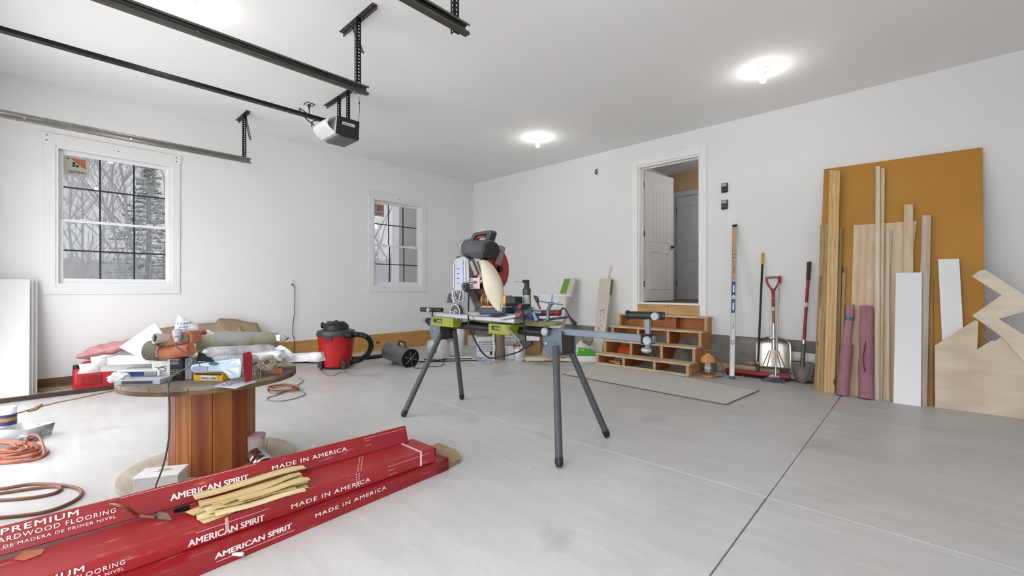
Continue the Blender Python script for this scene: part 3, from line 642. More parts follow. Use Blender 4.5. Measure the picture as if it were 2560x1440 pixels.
lean('wood_strip','thin wood strip in front of the plywood, left of the large white board','strip',(2216,992),(2224,993),(2223,573),(2215,573),.01,BIR,.044,yb=-0.675)
lean('wood_strip','greyish thin strip right behind the thin wood strip','strip',(2208,989),(2215,990),(2230,576),(2223,576),.008,GRYP,.033,yb=-0.65)
lean('wood_board','tan board standing behind the large white board','board',(2256,1004),(2284,1006),(2283,511),(2260,511),.018,BIR,.04,yb=-0.65)
lean('wood_board','long grey-tan board right of the large white board','board',(2290,1008),(2317,1013),(2328,537),(2305,538),.018,GRYP,.05,yb=-0.69)
lean('wood_strip','short brown splintered strip peeking out right of the grey-tan board','strip',(2316,1002),(2334,1006),(2333,690),(2326,690),.012,wood('brown_strip','b98d55','z'),.022,yb=-0.62)
lean('white_board','large white melamine board leaning front and centre','board',(2233,1008),(2302,1014),(2305,681),(2240,682),.016,WH,.085,yb=-0.745)
lean('white_board','smaller white melamine board standing behind the cut plywood','board',(2364,1010),(2420,1018),(2398,647),(2345,648),.016,WH,.055,yb=-0.665)
# cut plywood with notch and the zig-zag offcut
YB=G(2338,1018).y; tp=W(2440,803,y=-.57); o_=G(2450,1034)
nn=V((1,0,0)).cross(tp-V((tp.x,YB,0))).normalized(); nn=nn if nn.dot(CAM-o_)>0 else -nn
def Q(px,py,off=0): return W(px,py,pl=(nn,V((7.4,YB,0))+nn*off))
CUT=wood('cut_ply','e0d2be','x',col2='cfbda4',grain=.4,var=.08)
def qpoly(L,off): return [Q(a,c,off) for a,c in L]
part('plywood_sheet',slab(qpoly([(2337,864),(2433,803),(2441,800),(2446,804),(2443,873),(2480,851),(2486,853),(2504,842),(2600,910),(2760,1000),(2760,1080),(2338,1018)],0),.018),CUT,None,'pale plywood offcut with a notch standing at the right edge, front of the leaning sheets','plywood',bevel=.001)
part('stringer_offcut',slab(qpoly([(2430,691),(2450,676),(2465,675),(2562,738),(2610,765),(2497,797),(2640,890),(2700,960),(2600,930),(2560,905),(2506,843),(2430,789),(2504,738)],.022),.018),wood('zigzag_ply','e6dac8','x',col2='d3c2a8',grain=.5,var=.1),None,'zig-zag plywood stair offcut standing on the pale plywood at the right edge','plywood',bevel=.001)
# pink rolls
PINK=mat('pink_paper','ad7f88',.8,var=.12,scale=5); PINK2=mat('pink_paper_deep','a47480',.8,var=.14,scale=5)
def roll(lab,bot,top,r,m,off,extra=None):
    yb=-.72; p0=V((W(*bot,y=yb).x,yb,.0)); p1=PP(*top,off); t=thing('paper_roll',lab,'roll',p0,group='pink paper rolls'); L=(p1-p0)
    b=MB(); b.tube([p0+L*(i/8)+V((.004*math.sin(i*2),0,0)) for i in range(9)],lambda s:r*(1-.12*s),16)
    R_=part('roll',b,m,t); a=L.normalized(); side=a.cross(nn).normalized()
    b=MB().tube([p0+L*s+nn*(r*.97)+side*.004*math.sin(s*30) for s in [q/10 for q in range(1,11)]],.0025,5); part('loose_edge',b,PINK2,t)
    return t,p0,L,r
t,p0,L,r_=roll('slim pink paper roll with blue tape, left of the other one',(2106,981),(2126,763),.042,PINK,.07)
b=MB().tube([p0+L*q for q in (.0,.2,.4,.56)],.055,16); part('outer_wrap',b,PINK2,t,label='darker outer wrap around the lower half')
part('tape_band',MB().cyl(p0+L*.82,p0+L*.86,.0405,n=16),mat('blue_tape','3f6f9c',.6),t,label='blue tape band')
t,p0,L,r_=roll('thick dusky pink paper roll with a torn slit, next to the tallest pale strip',(2165,988),(2166,766),.066,PINK2,.085)
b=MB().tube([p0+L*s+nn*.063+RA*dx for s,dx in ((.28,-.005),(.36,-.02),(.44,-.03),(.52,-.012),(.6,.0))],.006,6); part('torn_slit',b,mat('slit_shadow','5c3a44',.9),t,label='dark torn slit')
# ================= TOOLS ALONG THE DOOR WALL
class Ax:
    def __init__(s,bot,top): s.b=bot; s.t=top; s.a=(top-bot); s.L=s.a.length; s.a.normalize(); s.n=V((0,-1,0)); s.n=(s.n-s.a*s.n.dot(s.a)).normalized(); s.r=s.a.cross(s.n)*-1; s.r=s.r if s.r.dot(RA)>0 else -s.r
    def p(s,h,x=0,y=0): return s.b+s.a*h+s.r*x+s.n*y
    def z(s,py,px): # axis height at photo row
        best=min(((abs(720-F*((s.b+s.a*(s.L*k/300)-CAM).z)/((s.b+s.a*(s.L*k/300)-CAM).dot(FWD))-py),s.L*k/300) for k in range(-20,330))); return best[1]
ALU=mat('brushed_aluminium','c4c4c6',.3,metal=.85,var=.05,scale=30); BLUE=mat('level_blue','1f5c8c',.4,var=.05)
A=Ax(G(1831,947),W(1838,563,y=-.02)); t=thing('spirit_level','two metre aluminium spirit level with a blue middle leaning beside the steps','level',A.b)
def bar(b,h0,h1,w,d,x=0,y=0): return b.frame(A.p(h0,x-w/2,y),A.r,A.n,A.a,(w,d,h1-h0))
b=MB(); bar(b,.03,A.L-.03,.052,.006,0,.008); bar(b,.03,A.L-.03,.006,.024,-.026,0); bar(b,.03,A.L-.03,.006,.024,.026,0); body=part('beam',b,ALU,t,bevel=.001)
h1,h2=A.z(782,0),A.z(705,0); part('blue_section',bar(MB(),h1,h2,.05,.004,0,.0125),BLUE,t)
part('warm_reflection',bar(MB(),A.z(702,0),A.L-.032,.046,.003,0,.0125),mat('tan_reflection','c2a27a',.5,var=.05),t)  # warm reflection on the aluminium, painted as a tan strip
for h0,h1 in ((0,.03),(A.L-.03,A.L)): part('end_cap',bar(MB(),h0,h1,.06,.03,0,-.002),BLUE if h0==0 else BLACK,t,bevel=.002)
for py in (640,744,856):
    h=A.z(py,0); b=MB(); b.cyl(A.p(h,0,.012),A.p(h,0,.02),.027,n=20); v=part('vial_ring',b,BLACK if py!=744 else VINYL,t)
    part('vial',MB().cyl(A.p(h,0,.0201),A.p(h,0,.022),.019,n=20),mat('vial_face','e4e3d6',.3),v); part('vial_tube',MB().cyl(A.p(h,-.014,.023),A.p(h,.014,.023),.005,n=8),mat('vial_yellow','b7b04a',.2),v)
for py in (722,767):
    h=A.z(py,0); part('hand_slot',bar(MB(),h-.05,h+.05,.02,.003,0,.0165),VINYL,t,bevel=.008)
for py,s in ((672,'Empire'),(812,'Empire')):
    h=A.z(py,0); text('lettering',s,.032,face_M(A.p(h-.06,.01,.0175 if py<700 else .0145),A.a,-A.r),BLACK,t)
RED=mat('tool_red','9c2a2b',.45,var=.12,scale=8); YEL=mat('tip_yellow','d0a13e',.5); WOODH=wood('handle_wood','a97e4e','z')
# push broom with red head
hb=G(1893,940); hb=V((hb.x,-.34,0)); A=Ax(V((W(1894,928,y=-.30).x,-.30,.075)),W(1907,632,y=-.02)); t=thing('push_broom','black-handled push broom with a yellow tip and a long red head','broom',V((A.b.x,-.3,0)))
part('handle',MB().tube([A.p(0),A.p(A.L-.16)],.0135,12),BLACK,t); part('tip',MB().tube([A.p(A.L-.16),A.p(A.L-.02),A.p(A.L)],lambda s:.017-.006*(s>.98),12),YEL,t)
part('socket',MB().cyl(A.p(-.02),A.p(.10),.022,n=12),mat('socket_dark','3a3836',.5),t); part('collar',MB().cyl(A.p(.10),A.p(.125),.024,n=12),YEL,t)
xa,xb=W(1812,935,y=-.34).x,W(1975,945,y=-.34).x
part('head',MB().box((xa,-.37,.035),(xb,-.29,.085)),RED,t,bevel=.018)
b=MB(); rnd=random.Random(2)
for i in range(150):
    x=xa+.02+(xb-xa-.04)*i/150; b.tube([V((x,-.33+rnd.uniform(-.025,.025),.04)),V((x+rnd.uniform(-.01,.01),-.33+rnd.uniform(-.035,.035),.001))],.004,3)
part('bristles',b,mat('dark_bristles','3b2f2f',.9),t,kind='stuff')
# scoop shovel
A=Ax(V((W(1936,922,y=-.14).x,-.14,.0)),W(1932,692,y=-.02)); t=thing('scoop_shovel','aluminium scoop shovel with red D-handle leaning behind the grey broom','shovel',A.b)
hz=lambda py:A.z(py,0)
part('grip',MB().cyl(A.p(hz(694),-.075),A.p(hz(694),.072),.013,n=12),WOODH,t)
b=MB(); 
for s in (-1,1): b.tube([A.p(hz(692),s*.075),A.p(hz(705),s*.07),A.p(hz(718),s*.035),A.p(hz(728),s*.008),A.p(hz(740),0)],.0105,8,sm=3)
b.tube([A.p(hz(742)),A.p(hz(722))],.018,10); part('yoke',b,RED,t)
part('shaft',MB().tube([A.p(hz(842)),A.p(hz(735))],.0175,12),WOODH,t)
part('red_band',MB().cyl(A.p(hz(766)),A.p(hz(747)),.0185,n=12),RED,t); part('label_band',MB().cyl(A.p(hz(777)),A.p(hz(767)),.0186,n=12),mat('label_silver','cfcfcd',.4),t)
part('socket_tube',MB().tube([A.p(hz(875),0,.01),A.p(hz(845),0,.006),A.p(hz(808))],lambda s:.024-.004*s,12),ALU,t)
H0,H1=hz(922),hz(843)
def scoop(u,v):
    x=(u*2-1); h=H0+(H1-H0)*v; w_=.20*(1 if v<.75 else math.sqrt(max(.06,1-((v-.75)/.25)**2*.9))); 
    return A.p(h,x*w_,.012+.045*abs(x)**2.2+.03*(max(0,v-.85)/.15))
part('blade',MB().grid(scoop,18,14),mat('scoop_alu','b9b7b2',.25,metal=.9,var=.1,scale=6),t,solid=.002)
b=MB()
for s in (-1,1):
    for k in (0,1): b.tube([A.p(H0+.01,s*(.13-.05*k),.030-.01*k),A.p((H0+H1)/2+.03,s*(.05-.02*k),.018)],.006,6)
part('rib',b,mat('scoop_gold','c79a55',.3,metal=.7,var=.1),t)
# angle broom
A=Ax(V((W(1941,934,y=-.36).x,-.40,.085)),W(1949,690,y=-.05)); t=thing('angle_broom','thin silver-handled broom with grey-blue bristles crossing the scoop shovel','broom',V((A.b.x,-.45,0)))
part('handle',MB().tube([A.p(-.02),A.p(A.L*.5),A.p(A.L-.09)],.0105,10),ALU,t); part('cap',MB().tube([A.p(A.L-.1),A.p(A.L-.005)],.019,10),RED,t)
part('block',MB().prism([A.b+RA*-.06+UP*-.0,A.b+RA*.11+UP*-.025,A.b+RA*.11+UP*-.05,A.b+RA*-.09+UP*-.03],V((0,.03,0))),mat('broom_block','d2d2cf',.5),t,bevel=.006)
b=MB(); rnd=random.Random(8)
for i in range(260):
    s=rnd.random(); f=rnd.uniform(-.012,.012); top=A.b+RA*(-.085+.19*s)+UP*(-.03-.02*s)+V((0,.015+f,0)); g=G(1902+60*s+rnd.uniform(-2,2),951+8*s); b.tube([top,top.lerp(g,.6),g+UP*.002+V((0,f*3,0))],.0035,3)
part('bristles',b,mat('grey_blue_bristles','6d7480',.85,var=.3,scale=90),t,kind='stuff')
# round-point shovel
gb=G(2003,958); A=Ax(V((gb.x,gb.y,.0)),W(2023,655,y=-.02)); t=thing('digging_shovel','long red-handled digging shovel with a rusty round-point blade, next to the leaning timber','shovel',A.b)
part('shaft',MB().tube([A.p(hz(862)),A.p(hz(697))],.0175,12),RED,t); part('grip',MB().tube([A.p(hz(700)),A.p(hz(672)),A.p(hz(655)),A.p(A.L)],lambda s:.0215-.004*(s>.9),12),mat('grip_brown','4a3128',.6,var=.2),t)
part('label_band',MB().cyl(A.p(hz(768)),A.p(hz(757)),.0182,n=12),mat('label_silver','cfcfcd',.4),t)
RUST=mat('worn_steel','6f6760',.5,metal=.5,var=.25,scale=9)
part('socket_tube',MB().tube([A.p(hz(915)),A.p(hz(890)),A.p(hz(852))],lambda s:.026-.006*s,12),RUST,t); part('ferrule',MB().cyl(A.p(hz(860)),A.p(hz(850)),.021,n=12),ALU,t)
H0,H1=0.0,hz(905)
def spade(u,v):
    x=u*2-1; w_=.118*(math.sin(min(1,v*1.15+.08)*math.pi/2)**.62 if v<.95 else 1.0)
    return A.p(H0+(H1-H0)*v,x*w_+.0,.01+.02*x*x-.02*math.sin(v*3.1)*(1-x*x))
part('blade',MB().grid(spade,16,14),RUST,t,solid=.003)
part('step',MB().tube([A.p(H1,-.118,.028),A.p(H1+.004,0,.012),A.p(H1,.118,.028)],.006,6),RUST,t)
# odds along the foundation
b=slab([W(1974,912,y=-.05),W(2046,925,y=-.05),W(2046,884,y=-.03),W(1974,878,y=-.03)],.012)
P=[W(x,y,y=-.045) for x,y in ((1975,878),(2046,886),(2046,912),(2030,908),(2020,913),(2018,930),(2003,930),(2003,914),(1990,905),(1982,906),(1981,930),(1975,930))]
tag(part('notched_panel',slab(P,.012),WH),'white notched board standing behind the digging shovel','board')
def rod(name,lab,cat,pts,r,m,n=10): return part(name,MB().tube(pts,r,n),m,None,lab,cat)
rod('plastic_pipe','grey plastic pipe lying along the foundation behind the tools','pipe',[V((5.25,-.2,.035)),V((6.32,-.17,.035))],.033,mat('pipe_grey','a4a7aa',.4))
part('trim_board',MB().box((5.2,-.12,.0),(5.96,-.09,.11)),wood('pale_trim','cbb79b','x'),None,'pale wooden trim standing on edge behind the grey pipe','trim',bevel=.002)
rod('plastic_pipe','thin black pipe in front of the grey pipe near the digging shovel','pipe',[V((5.95,-.235,.012)),V((6.33,-.235,.012))],.012,BLACK)
def blob(name,lab,cat,c,r,m,seed=0,amp=.35,parent=None,fr=3,sub=3,flat=False):
    import bmesh
    bm=bmesh.new(); bmesh.ops.create_icosphere(bm,subdivisions=sub,radius=1); b=MB(); vs=[]
    for v in bm.verts:
        q=v.co; k=1+amp*noise.noise(q*fr+V((seed*7.1,0,0)))+amp*.5*noise.noise(q*fr*2.3+V((seed*3.1,5,0))); vs.append(V((c[0]+q.x*r[0]*k,c[1]+q.y*r[1]*k,max(c[2]+q.z*r[2]*k,.001 if c[2]<.6 else -9))))
    b.add(vs,[tuple(v.index for v in f.verts) for f in bm.faces]); bm.free(); return part(name,b,m,parent,lab,cat,ang=70)
FLUFF=mat('pink_fibreglass','c58f8f',.95,var=.18,scale=12,bump=.8,bscale=30)
c=W(1878,903,y=-.10); blob('insulation_tuft','small tuft of pink insulation on the trim behind the push broom','insulation',(c.x,-.10,.145),(.05,.035,.03),FLUFF,1)
# temporary work light
g=G(1770,941); t=thing('work_light','caged orange temporary work light on the floor right of the steps','work light',g,rz=.3)
ORP=mat('lamp_orange','d59357',.45,var=.15,scale=9)
part('base',MB().lathe(g,UP,[(.075,0),(.085,.008),(.085,.02),(.06,.03)],24),ORP,t)
part('dome',MB().lathe(g,UP,[(.088,.185),(.09,.20),(.085,.235),(.065,.265),(.035,.28),(.03,.30)],24),ORP,t)
part('hook_handle',MB().tube([g+UP*.29-RA*.015,g+UP*.335-RA*.015],.006,6).tube([g+UP*.29+RA*.015,g+UP*.335+RA*.015],.006,6).cyl(g+UP*.335-RA*.04,g+UP*.335+RA*.04,.012,n=10),mat('handle_brown','a06a3c',.5),t)
part('bulb',MB().lathe(g,UP,[(.02,.19),(.035,.17),(.045,.12),(.04,.075),(.02,.05),(.003,.045)],16),mat('frosted_bulb','ece7da',.3),t)
CW=mat('cage_wire','4e463c',.4,metal=.5)
b=MB(); n=14
for i in range(n):
    a=2*math.pi*i/n; d_=V((math.cos(a),math.sin(a),0)); b.tube([g+d_*.085+UP*.19,g+d_*.098+UP*.14,g+d_*.098+UP*.07,g+d_*.075+UP*.02],.0028,5)
for h in (.06,.10,.15): b.tube([g+V((math.cos(q*.3142),math.sin(q*.3142),0))*(.098)+UP*h for q in range(20)],.0028,5,closed=True)
part('cage',b,CW,t)
b=MB().tube([g+UP*.27+RA*.03,g+RA*.14+UP*.22,g+RA*.19+UP*.12,g+RA*.18+UP*.015-FWD*.03,g+RA*.09+UP*.008-FWD*.06,g+RA*.03+UP*.008-FWD*.11],.005,6,sm=5); part('cord',b,mat('cord_brown','5c5148',.5),t)
# ================= MITER SAW STAND
SYP=-3.85
def S(px,py,dy=0.0): return W(px,py,y=SYP+dy)
LIME=mat('lime_bracket','868d22',.45,var=.12,scale=8); SLATE=mat('slate_metal','66727e',.4,metal=.35,var=.1,scale=10); LEGM=mat('leg_grey','4c4e53',.45,metal=.25,var=.1,scale=10)
g=G(1270,1060); t=thing('saw_stand','folding saw stand with dark tube legs and extending roller arms','saw stand',(4.75,SYP,0))
ft=[G(1008,1043),G(1155,999),G(1398,1170),G(1518,1094)]
hl=V((4.12,SYP,.73)); hr=V((5.30,SYP,.73))
tops=[hl+V((-.06,-.06,0)),hl+V((-.02,.06,0)),hr+V((0,-.07,0)),hr+V((.03,.07,0))]
tops[0]=W(1097,846,y=SYP-.115); tops[1]=W(1137,836,y=SYP+.07); tops[2]=W(1390,882,y=SYP-.115); tops[3]=W(1415,850,y=SYP+.07)
for f,p in zip(ft,tops):
    a=(f-p).normalized(); f2=V((f.x,f.y,.015))
    lg=part('leg',MB().tube([p-a*.05,f2-a*.03],.025,14),LEGM,t); part('foot_cap',MB().tube([f2-a*.045,f2-a*.012,f2+V((0,0,-.008))],lambda s:.027-.008*(s>.9),14),BLACK,lg)
BZ=.80
xl_,xr_=S(1085,805).x,S(1410,830).x
part('beam',MB().cyl((xl_,SYP-.045,BZ),(xr_,SYP-.045,BZ),.034,n=18).cyl((xl_,SYP+.045,BZ),(xr_,SYP+.045,BZ),.034,n=18),mat('beam_black','24262a',.4,metal=.4),t)
# leg brackets
def brk(xc,w):
    b=MB(); 
    for sy in (-1,1):
        yy=SYP+sy*.085; P=[V((xc-w/2,yy,BZ+.03)),V((xc+w/2,yy,BZ+.03)),V((xc+w/2+.01,yy,BZ-.12)),V((xc+w*.30,yy,BZ-.19)),V((xc-w*.05,yy,BZ-.19)),V((xc-w*.4,yy,BZ-.13)),V((xc-w/2,yy,BZ-.06))]
        br=part('leg_bracket',MB().prism(P,(0,.006*sy,0)),SLATE,t,bevel=.002)
        br0=br if sy<0 else br0
    b=MB().box((xc+w/2-.01,SYP-.085,BZ-.15),(xc+w/2-.004,SYP+.085,BZ+.02)); part('cross_plate',b,mat('cross_plate_dark','3c3b3a',.5,metal=.2),t)
    for dx,dz in ((-.3,-.07),(.15,-.05),(.2,-.155)):
        part('bolt',MB().cyl((xc+w*dx,SYP-.092,BZ+dz),(xc+w*dx,SYP-.1,BZ+dz),.011,n=10),CHROME,br0)
brk(S(1105,830).x,.16); brk(S(1398,850).x,.17)
# extension arms
for (xa,xb,sy) in ((S(1392,822).x,S(1645,846).x,-.045),):
    part('extension_arm',MB().box((xa,SYP+sy-.02,BZ+.0),(xb,SYP+sy+.02,BZ+.045)),mat('arm_steel','7f8b98',.3,metal=.6,var=.06),t,bevel=.004)
part('extension_arm',MB().box((S(1068,800).x,SYP-.065,BZ-.0),(xl_+.03,SYP-.025,BZ+.04)),MATS['arm_steel'],t,bevel=.004)
def knob(p,r=.026,m=None):
    k=MB(); k.lathe(p,V((0,-1,0)),[(.009,0),(.009,.02),(r*.8,.024),(r,.032),(r,.046),(r*.85,.052)],12); return part('knob',k,m or mat('knob_silver','a2a5ab',.35,metal=.4,var=.1),t,ang=25)
knob(V((S(1386,828).x,SYP-.08,BZ+.02)),.032)
def head(xc,z,zs):
    b=MB().box((xc-.035,SYP-.08,BZ-.01),(xc+.035,SYP-.01,BZ+.055)); part('clamp_block',b,BLKM,t,bevel=.004)
    part('upright',MB().box((xc-.014,SYP-.06,BZ-.05),(xc+.014,SYP-.03,z-.02)),MATS['arm_steel'],t,bevel=.003)
    b=MB(); q=V((xc,SYP-.045,z)); b.tube([q+V((.10,.02,-.0)),q+V((-.12,-.03,0))],.026,16); b.cyl(q+V((-.12,-.03,0)),q+V((-.135,-.033,0)),.031,n=18); part('roller_head',b,mat('head_black','2a2b2b',.4,metal=.4),t)
    part('bore',MB().cyl(q+V((-.1352,-.033,0)),q+V((-.136,-.0332,0)),.022,n=16),mat('bore_dark','0b0b0c',.8),t)
    knob(q+V((.07,-.01,0)),.026); knob(V((xc+.03,SYP-.08,BZ+.02)),.028)
    part('lock_lever',MB().sphere((xc-.01,SYP-.05,BZ-.05),(.035,.03,.02),12,8),MATS['knob_silver'],t)
head(S(1628,840).x,S(1625,788).z,0)
q=V((S(1088,778).x,SYP-.045,S(1088,774).z)); 
b=MB().tube([q+V((.13,.03,0)),q+V((-.13,-.03,0))],.024,16); part('roller_head',b,MATS['head_black'],t)
part('bore',MB().cyl(q+V((-.1302,-.03,0)),q+V((-.1315,-.0303,0)),.019,n=16),MATS['bore_dark'],t)
part('upright',MB().box((q.x-.013,q.y-.013,BZ-.06),(q.x+.013,q.y+.013,q.z-.02)),MATS['arm_steel'],t,bevel=.003)
knob(q+V((.03,-.02,0)),.022); part('clamp_block',MB().box((q.x-.045,SYP-.08,BZ-.012),(q.x+.045,SYP-.012,BZ+.05)),BLKM,t,bevel=.004)
b=MB().cyl((q.x-.05,SYP-.05,BZ+.02),(q.x-.075,SYP-.05,BZ+.02),.022,n=8); part('side_knob',b,BLACK,t)
# lime mounting brackets (with quick-release levers)
def mount(px0,px1,zt):
    x0,x1=S(px0,815).x,S(px1,815).x; b=MB().box((x0,SYP-.17,zt-.085),(x1,SYP+.17,zt)); m_=part('mount_bracket',b,LIME,t,bevel=.006)
    part('label_plate',MB().box((x0+.04,SYP-.1715,zt-.05),(x0+.04+(x1-x0)*.4,SYP-.17,zt-.015)),BLACK,m_)
    part('end_plate',MB().box((x0-.004,SYP-.16,zt-.08),(x0,SYP+.16,zt-.006)),mat('lime_dark','7c8420',.5),m_); return m_
MZ=.885
m1=mount(1112,1168,MZ-.01); m2=mount(1256,1310,MZ-.03)
text('lettering','RYOBI',.022,face_M((S(1128,806).x,SYP-.1725,MZ-.052),(1,0,0),UP),mat('print_pale','c9cf9c',.5),m1)
text('lettering','RYOBI',.022,face_M((S(1272,820).x,SYP-.1725,MZ-.072),(1,0,0),UP),MATS['print_pale'],m2)
lv=MB(); a=S(1268,822,-.19); c=S(1308,868,-.25); lv.frame(a,c-a,(0,0,1),(0,-1,0),((c-a).length,.03,.012)); part('release_lever',lv,STEEL,t,bevel=.004)
a2=S(1305,858,-.25); part('lever_grip',MB().prism([S(1302,852,-.25),S(1333,852,-.25),S(1334,862,-.25),S(1318,872,-.25)],(0,-.03,0)),BLACK,t,bevel=.006)
# ================= MITER SAW
SG=mat('saw_grey_casting','7d7d80',.45,metal=.4,var=.15,scale=9); SGL=mat('saw_light_casting','a9abb0',.4,metal=.5,var=.12,scale=9); SGD=mat('saw_dark_casting','4b4d55',.5,metal=.3,var=.12)
sb=S(1195,805); t=thing('miter_saw','raised compound miter saw with red blade and cream dust bag','miter saw',(sb.x,SYP,MZ))
# base and turntable
x0,x1=S(1122,800).x,S(1318,812).x; zb=MZ-.01
part('base',MB().prism([V((x0,SYP-.16,zb)),V((x1,SYP-.16,zb-.01)),V((x1,SYP+.16,zb-.01)),V((x0,SYP+.16,zb))],(0,0,.045)),SGL,t,bevel=.01)
tc_=V((S(1225,800).x,SYP-.04,zb+.04)); part('turntable',MB().lathe(tc_,UP,[(.17,0),(.175,.02),(.165,.03),(.05,.032)],32),mat('table_alu','b9b4ad',.35,metal=.6,var=.1),t)
part('miter_arm',MB().prism([V((x1-.13,SYP-.19,zb+.01)),V((x1+.02,SYP-.17,zb+.04)),V((x1+.04,SYP-.05,zb+.05)),V((x1-.1,SYP-.05,zb+.03))],(0,0,.03)),SGL,t,bevel=.008)
part('fence',MB().box((S(1180,790).x,SYP+.04,zb+.05),(x1+.03,SYP+.06,zb+.12)),SGL,t,bevel=.006)
part('lock_button',MB().cbox(S(1297,787,-.17),(.05,.02,.03)),RED,t,bevel=.006)
# pivot housing with web ribs, back of the saw (left)
def poly(L,dy): return [S(a,c,dy) for a,c in L]
part('pivot_housing',MB().prism(poly([(1131,725),(1158,725),(1172,735),(1186,768),(1186,800),(1160,806),(1136,800),(1130,775)],-.10),(0,.12,0)),SG,t,bevel=.006)
part('housing_face',MB().prism(poly([(1131,727),(1157,727),(1158,752),(1150,757),(1138,757),(1132,748)],-.104),(0,.004,0)),SGD,t)
c=S(1144,780,-.10); part('bevel_drum',MB().cyl(c,c+V((0,-.03,0)),.068,n=30),SGD,t,bevel=.003)
RIB=mat('rib_bright','d5d6da',.35,metal=.3)
b=MB(); 
b.tube([c+V((.068*math.cos(a*.2094),-.032,.068*math.sin(a*.2094))) for a in range(30)],.005,6,closed=True)
for L in ([(1131,727),(1158,727)],[(1131,727),(1134,748),(1140,756),(1158,752),(1158,727)],[(1134,729),(1140,748),(1147,754),(1150,736),(1140,730)],[(1153,729),(1147,754)],[(1131,727),(1130,745),(1136,757)]): b.tube(poly(L,-.107),.0045,6)
b.tube([c+V((-.066,-.033,0)),c+V((.01,-.034,.0))],.004,6); b.tube([c+V((.02*math.cos(a*.5)+.015,-.035,.02*math.sin(a*.5))) for a in range(9)],.005,6)
part('web_rib',b,RIB,t)
# tall upper arm
arm=part('saw_arm',MB().prism(poly([(1133,655),(1143,643),(1160,640),(1170,648),(1172,700),(1166,727),(1136,727),(1132,700)],-.06),(0,.09,0)),SGL,t,bevel=.008)
part('arm_recess',MB().prism(poly([(1143,655),(1146,650),(1157,650),(1158,715),(1143,715)],-.066),(0,.007,0)),mat('arm_recess_blue','a7b0c4',.4,metal=.2,var=.1),arm)
for k in range(4): part('arm_rib',MB().cbox(S(1145,672+k*12,-.07),(.025,.006,.006)),SGD,arm)
b=MB(); b.tube(poly([(1162,652),(1163,700),(1165,722)],-.066),.006,6); b.tube(poly([(1134,660),(1134,720)],-.066),.005,6); part('edge_rib',b,RIB,arm)
part('arm_top_cap',MB().cbox(S(1150,644,-.03),(.035,.06,.02)),BLACK,t,bevel=.004)
b=MB(); k=S(1166,716,-.09); b.cyl(k,k+V((0,-.03,0)),.035,n=16); b.cyl(k+V((0,-.03,0)),k+V((0,-.045,0)),.018,n=12); part('pivot_knob',b,SGD,t)
# dark sliding rails / springs behind
b=MB()
for (p,q) in (((1174,655),(1178,720)),((1186,660),(1190,735))): b.tube([S(*p,.0),S(*q,.0)],.02,10)
part('guide_rail',b,mat('rail_dark_brown','2b1d18',.4,metal=.5),t)
b=MB()
for k in range(6): b.tube([S(1170,662+k*9,-.02),S(1200,664+k*9,-.0)],.004,5)
part('return_spring',b,SG,t)
part('link_arm',MB().prism(poly([(1172,655),(1180,652),(1194,685),(1186,690)],-.05),(0,.02,0)),mat('link_taupe','8d7f78',.4,metal=.4),t,bevel=.003)
part('link_arm',MB().prism(poly([(1184,655),(1192,653),(1204,690),(1200,700),(1192,690)],-.03),(0,.02,0)),MATS['link_taupe'],t,bevel=.003)
lb=part('warning_label',MB().prism(poly([(1174,696),(1199,694),(1199,722),(1174,722)],-.045),(0,.003,0)),mat('label_grey_white','c9c6c2',.5,var=.2,scale=40),t)
part('print',MB().prism(poly([(1183,702),(1192,702),(1192,709),(1183,709)],-.048),(0,.002,0)),RED,lb)
b=MB()
for k in range(4): b.prism(poly([(1175,699+k*6),(1182,699+k*6),(1182,701+k*6),(1175,701+k*6)],-.048),(0,.002,0))
part('print',b,BLACK,lb)
# lower dark-brown gear casting
DB=mat('gear_brown','3a1f19',.4,metal=.3,var=.3,scale=10)
part('lower_casting',MB().prism(poly([(1186,722),(1208,700),(1212,722),(1209,745),(1200,748),(1196,752),(1178,742),(1180,734)],-.01),(0,.07,0)),DB,t,bevel=.01)
part('rust_guard',MB().tube([S(1168,722,-.02),S(1172,745,-.02),S(1182,752,-.02),S(1193,762,-.0),S(1192,785,.02)],.018,8,sm=3),mat('rusty_orange','9a5a35',.6,var=.3,scale=14),t)
# motor
m0,m1=S(1166,620,.06),S(1226,626,-.16); ax=(m1-m0).normalized()
r_=.083
mo=part('motor',MB().lathe(m0,ax,[(.05,-.03),(.075,0),(r_,.02),(r_,.10),(r_+.003,.105),(r_+.003,(m1-m0).length-.03),(r_-.008,(m1-m0).length)],28),mat('motor_dark','4c4d52',.35,metal=.3,var=.2,scale=12),t)
L_=(m1-m0).length
part('motor_cap',MB().lathe(m1,ax,[(r_-.006,-.008),(r_-.006,.02),(r_-.02,.032),(.02,.034)],28),mat('cap_black','121110',.4),mo)
part('motor_collar',MB().lathe(m0,ax,[(r_*.96,-.022),(r_+.006,-.01),(r_+.006,.06),(r_*.99,.065)],28),SGL,mo)
# D handle
def hnd(L,dy,w): return MB().prism(poly(L,dy),(0,w,0))
b=MB(); O=poly([(1170,606),(1184,582),(1224,575),(1229,581),(1221,606)],-.05); I=poly([(1180,603),(1190,589),(1215,584),(1217,588),(1209,603)],-.05); e=V((0,.07,0)); n=len(O)
vs=O+I+[p+e for p in O]+[p+e for p in I]; fs=[]
for i in range(n):
    j=(i+1)%n; fs+=[(i,j,n+j,n+i),(2*n+i,3*n+i,3*n+j,2*n+j),(i,2*n+i,2*n+j,j),(n+i,n+j,3*n+j,3*n+i)]
part('handle',b.add(vs,fs),mat('handle_charcoal','35373b',.5,var=.1),t,bevel=.005)
part('trigger',MB().prism(poly([(1185,598),(1191,590),(1213,588),(1210,593),(1194,595),(1189,602)],-.03),(0,.03,0)),mat('trigger_red','a12a26',.4),t,bevel=.003)
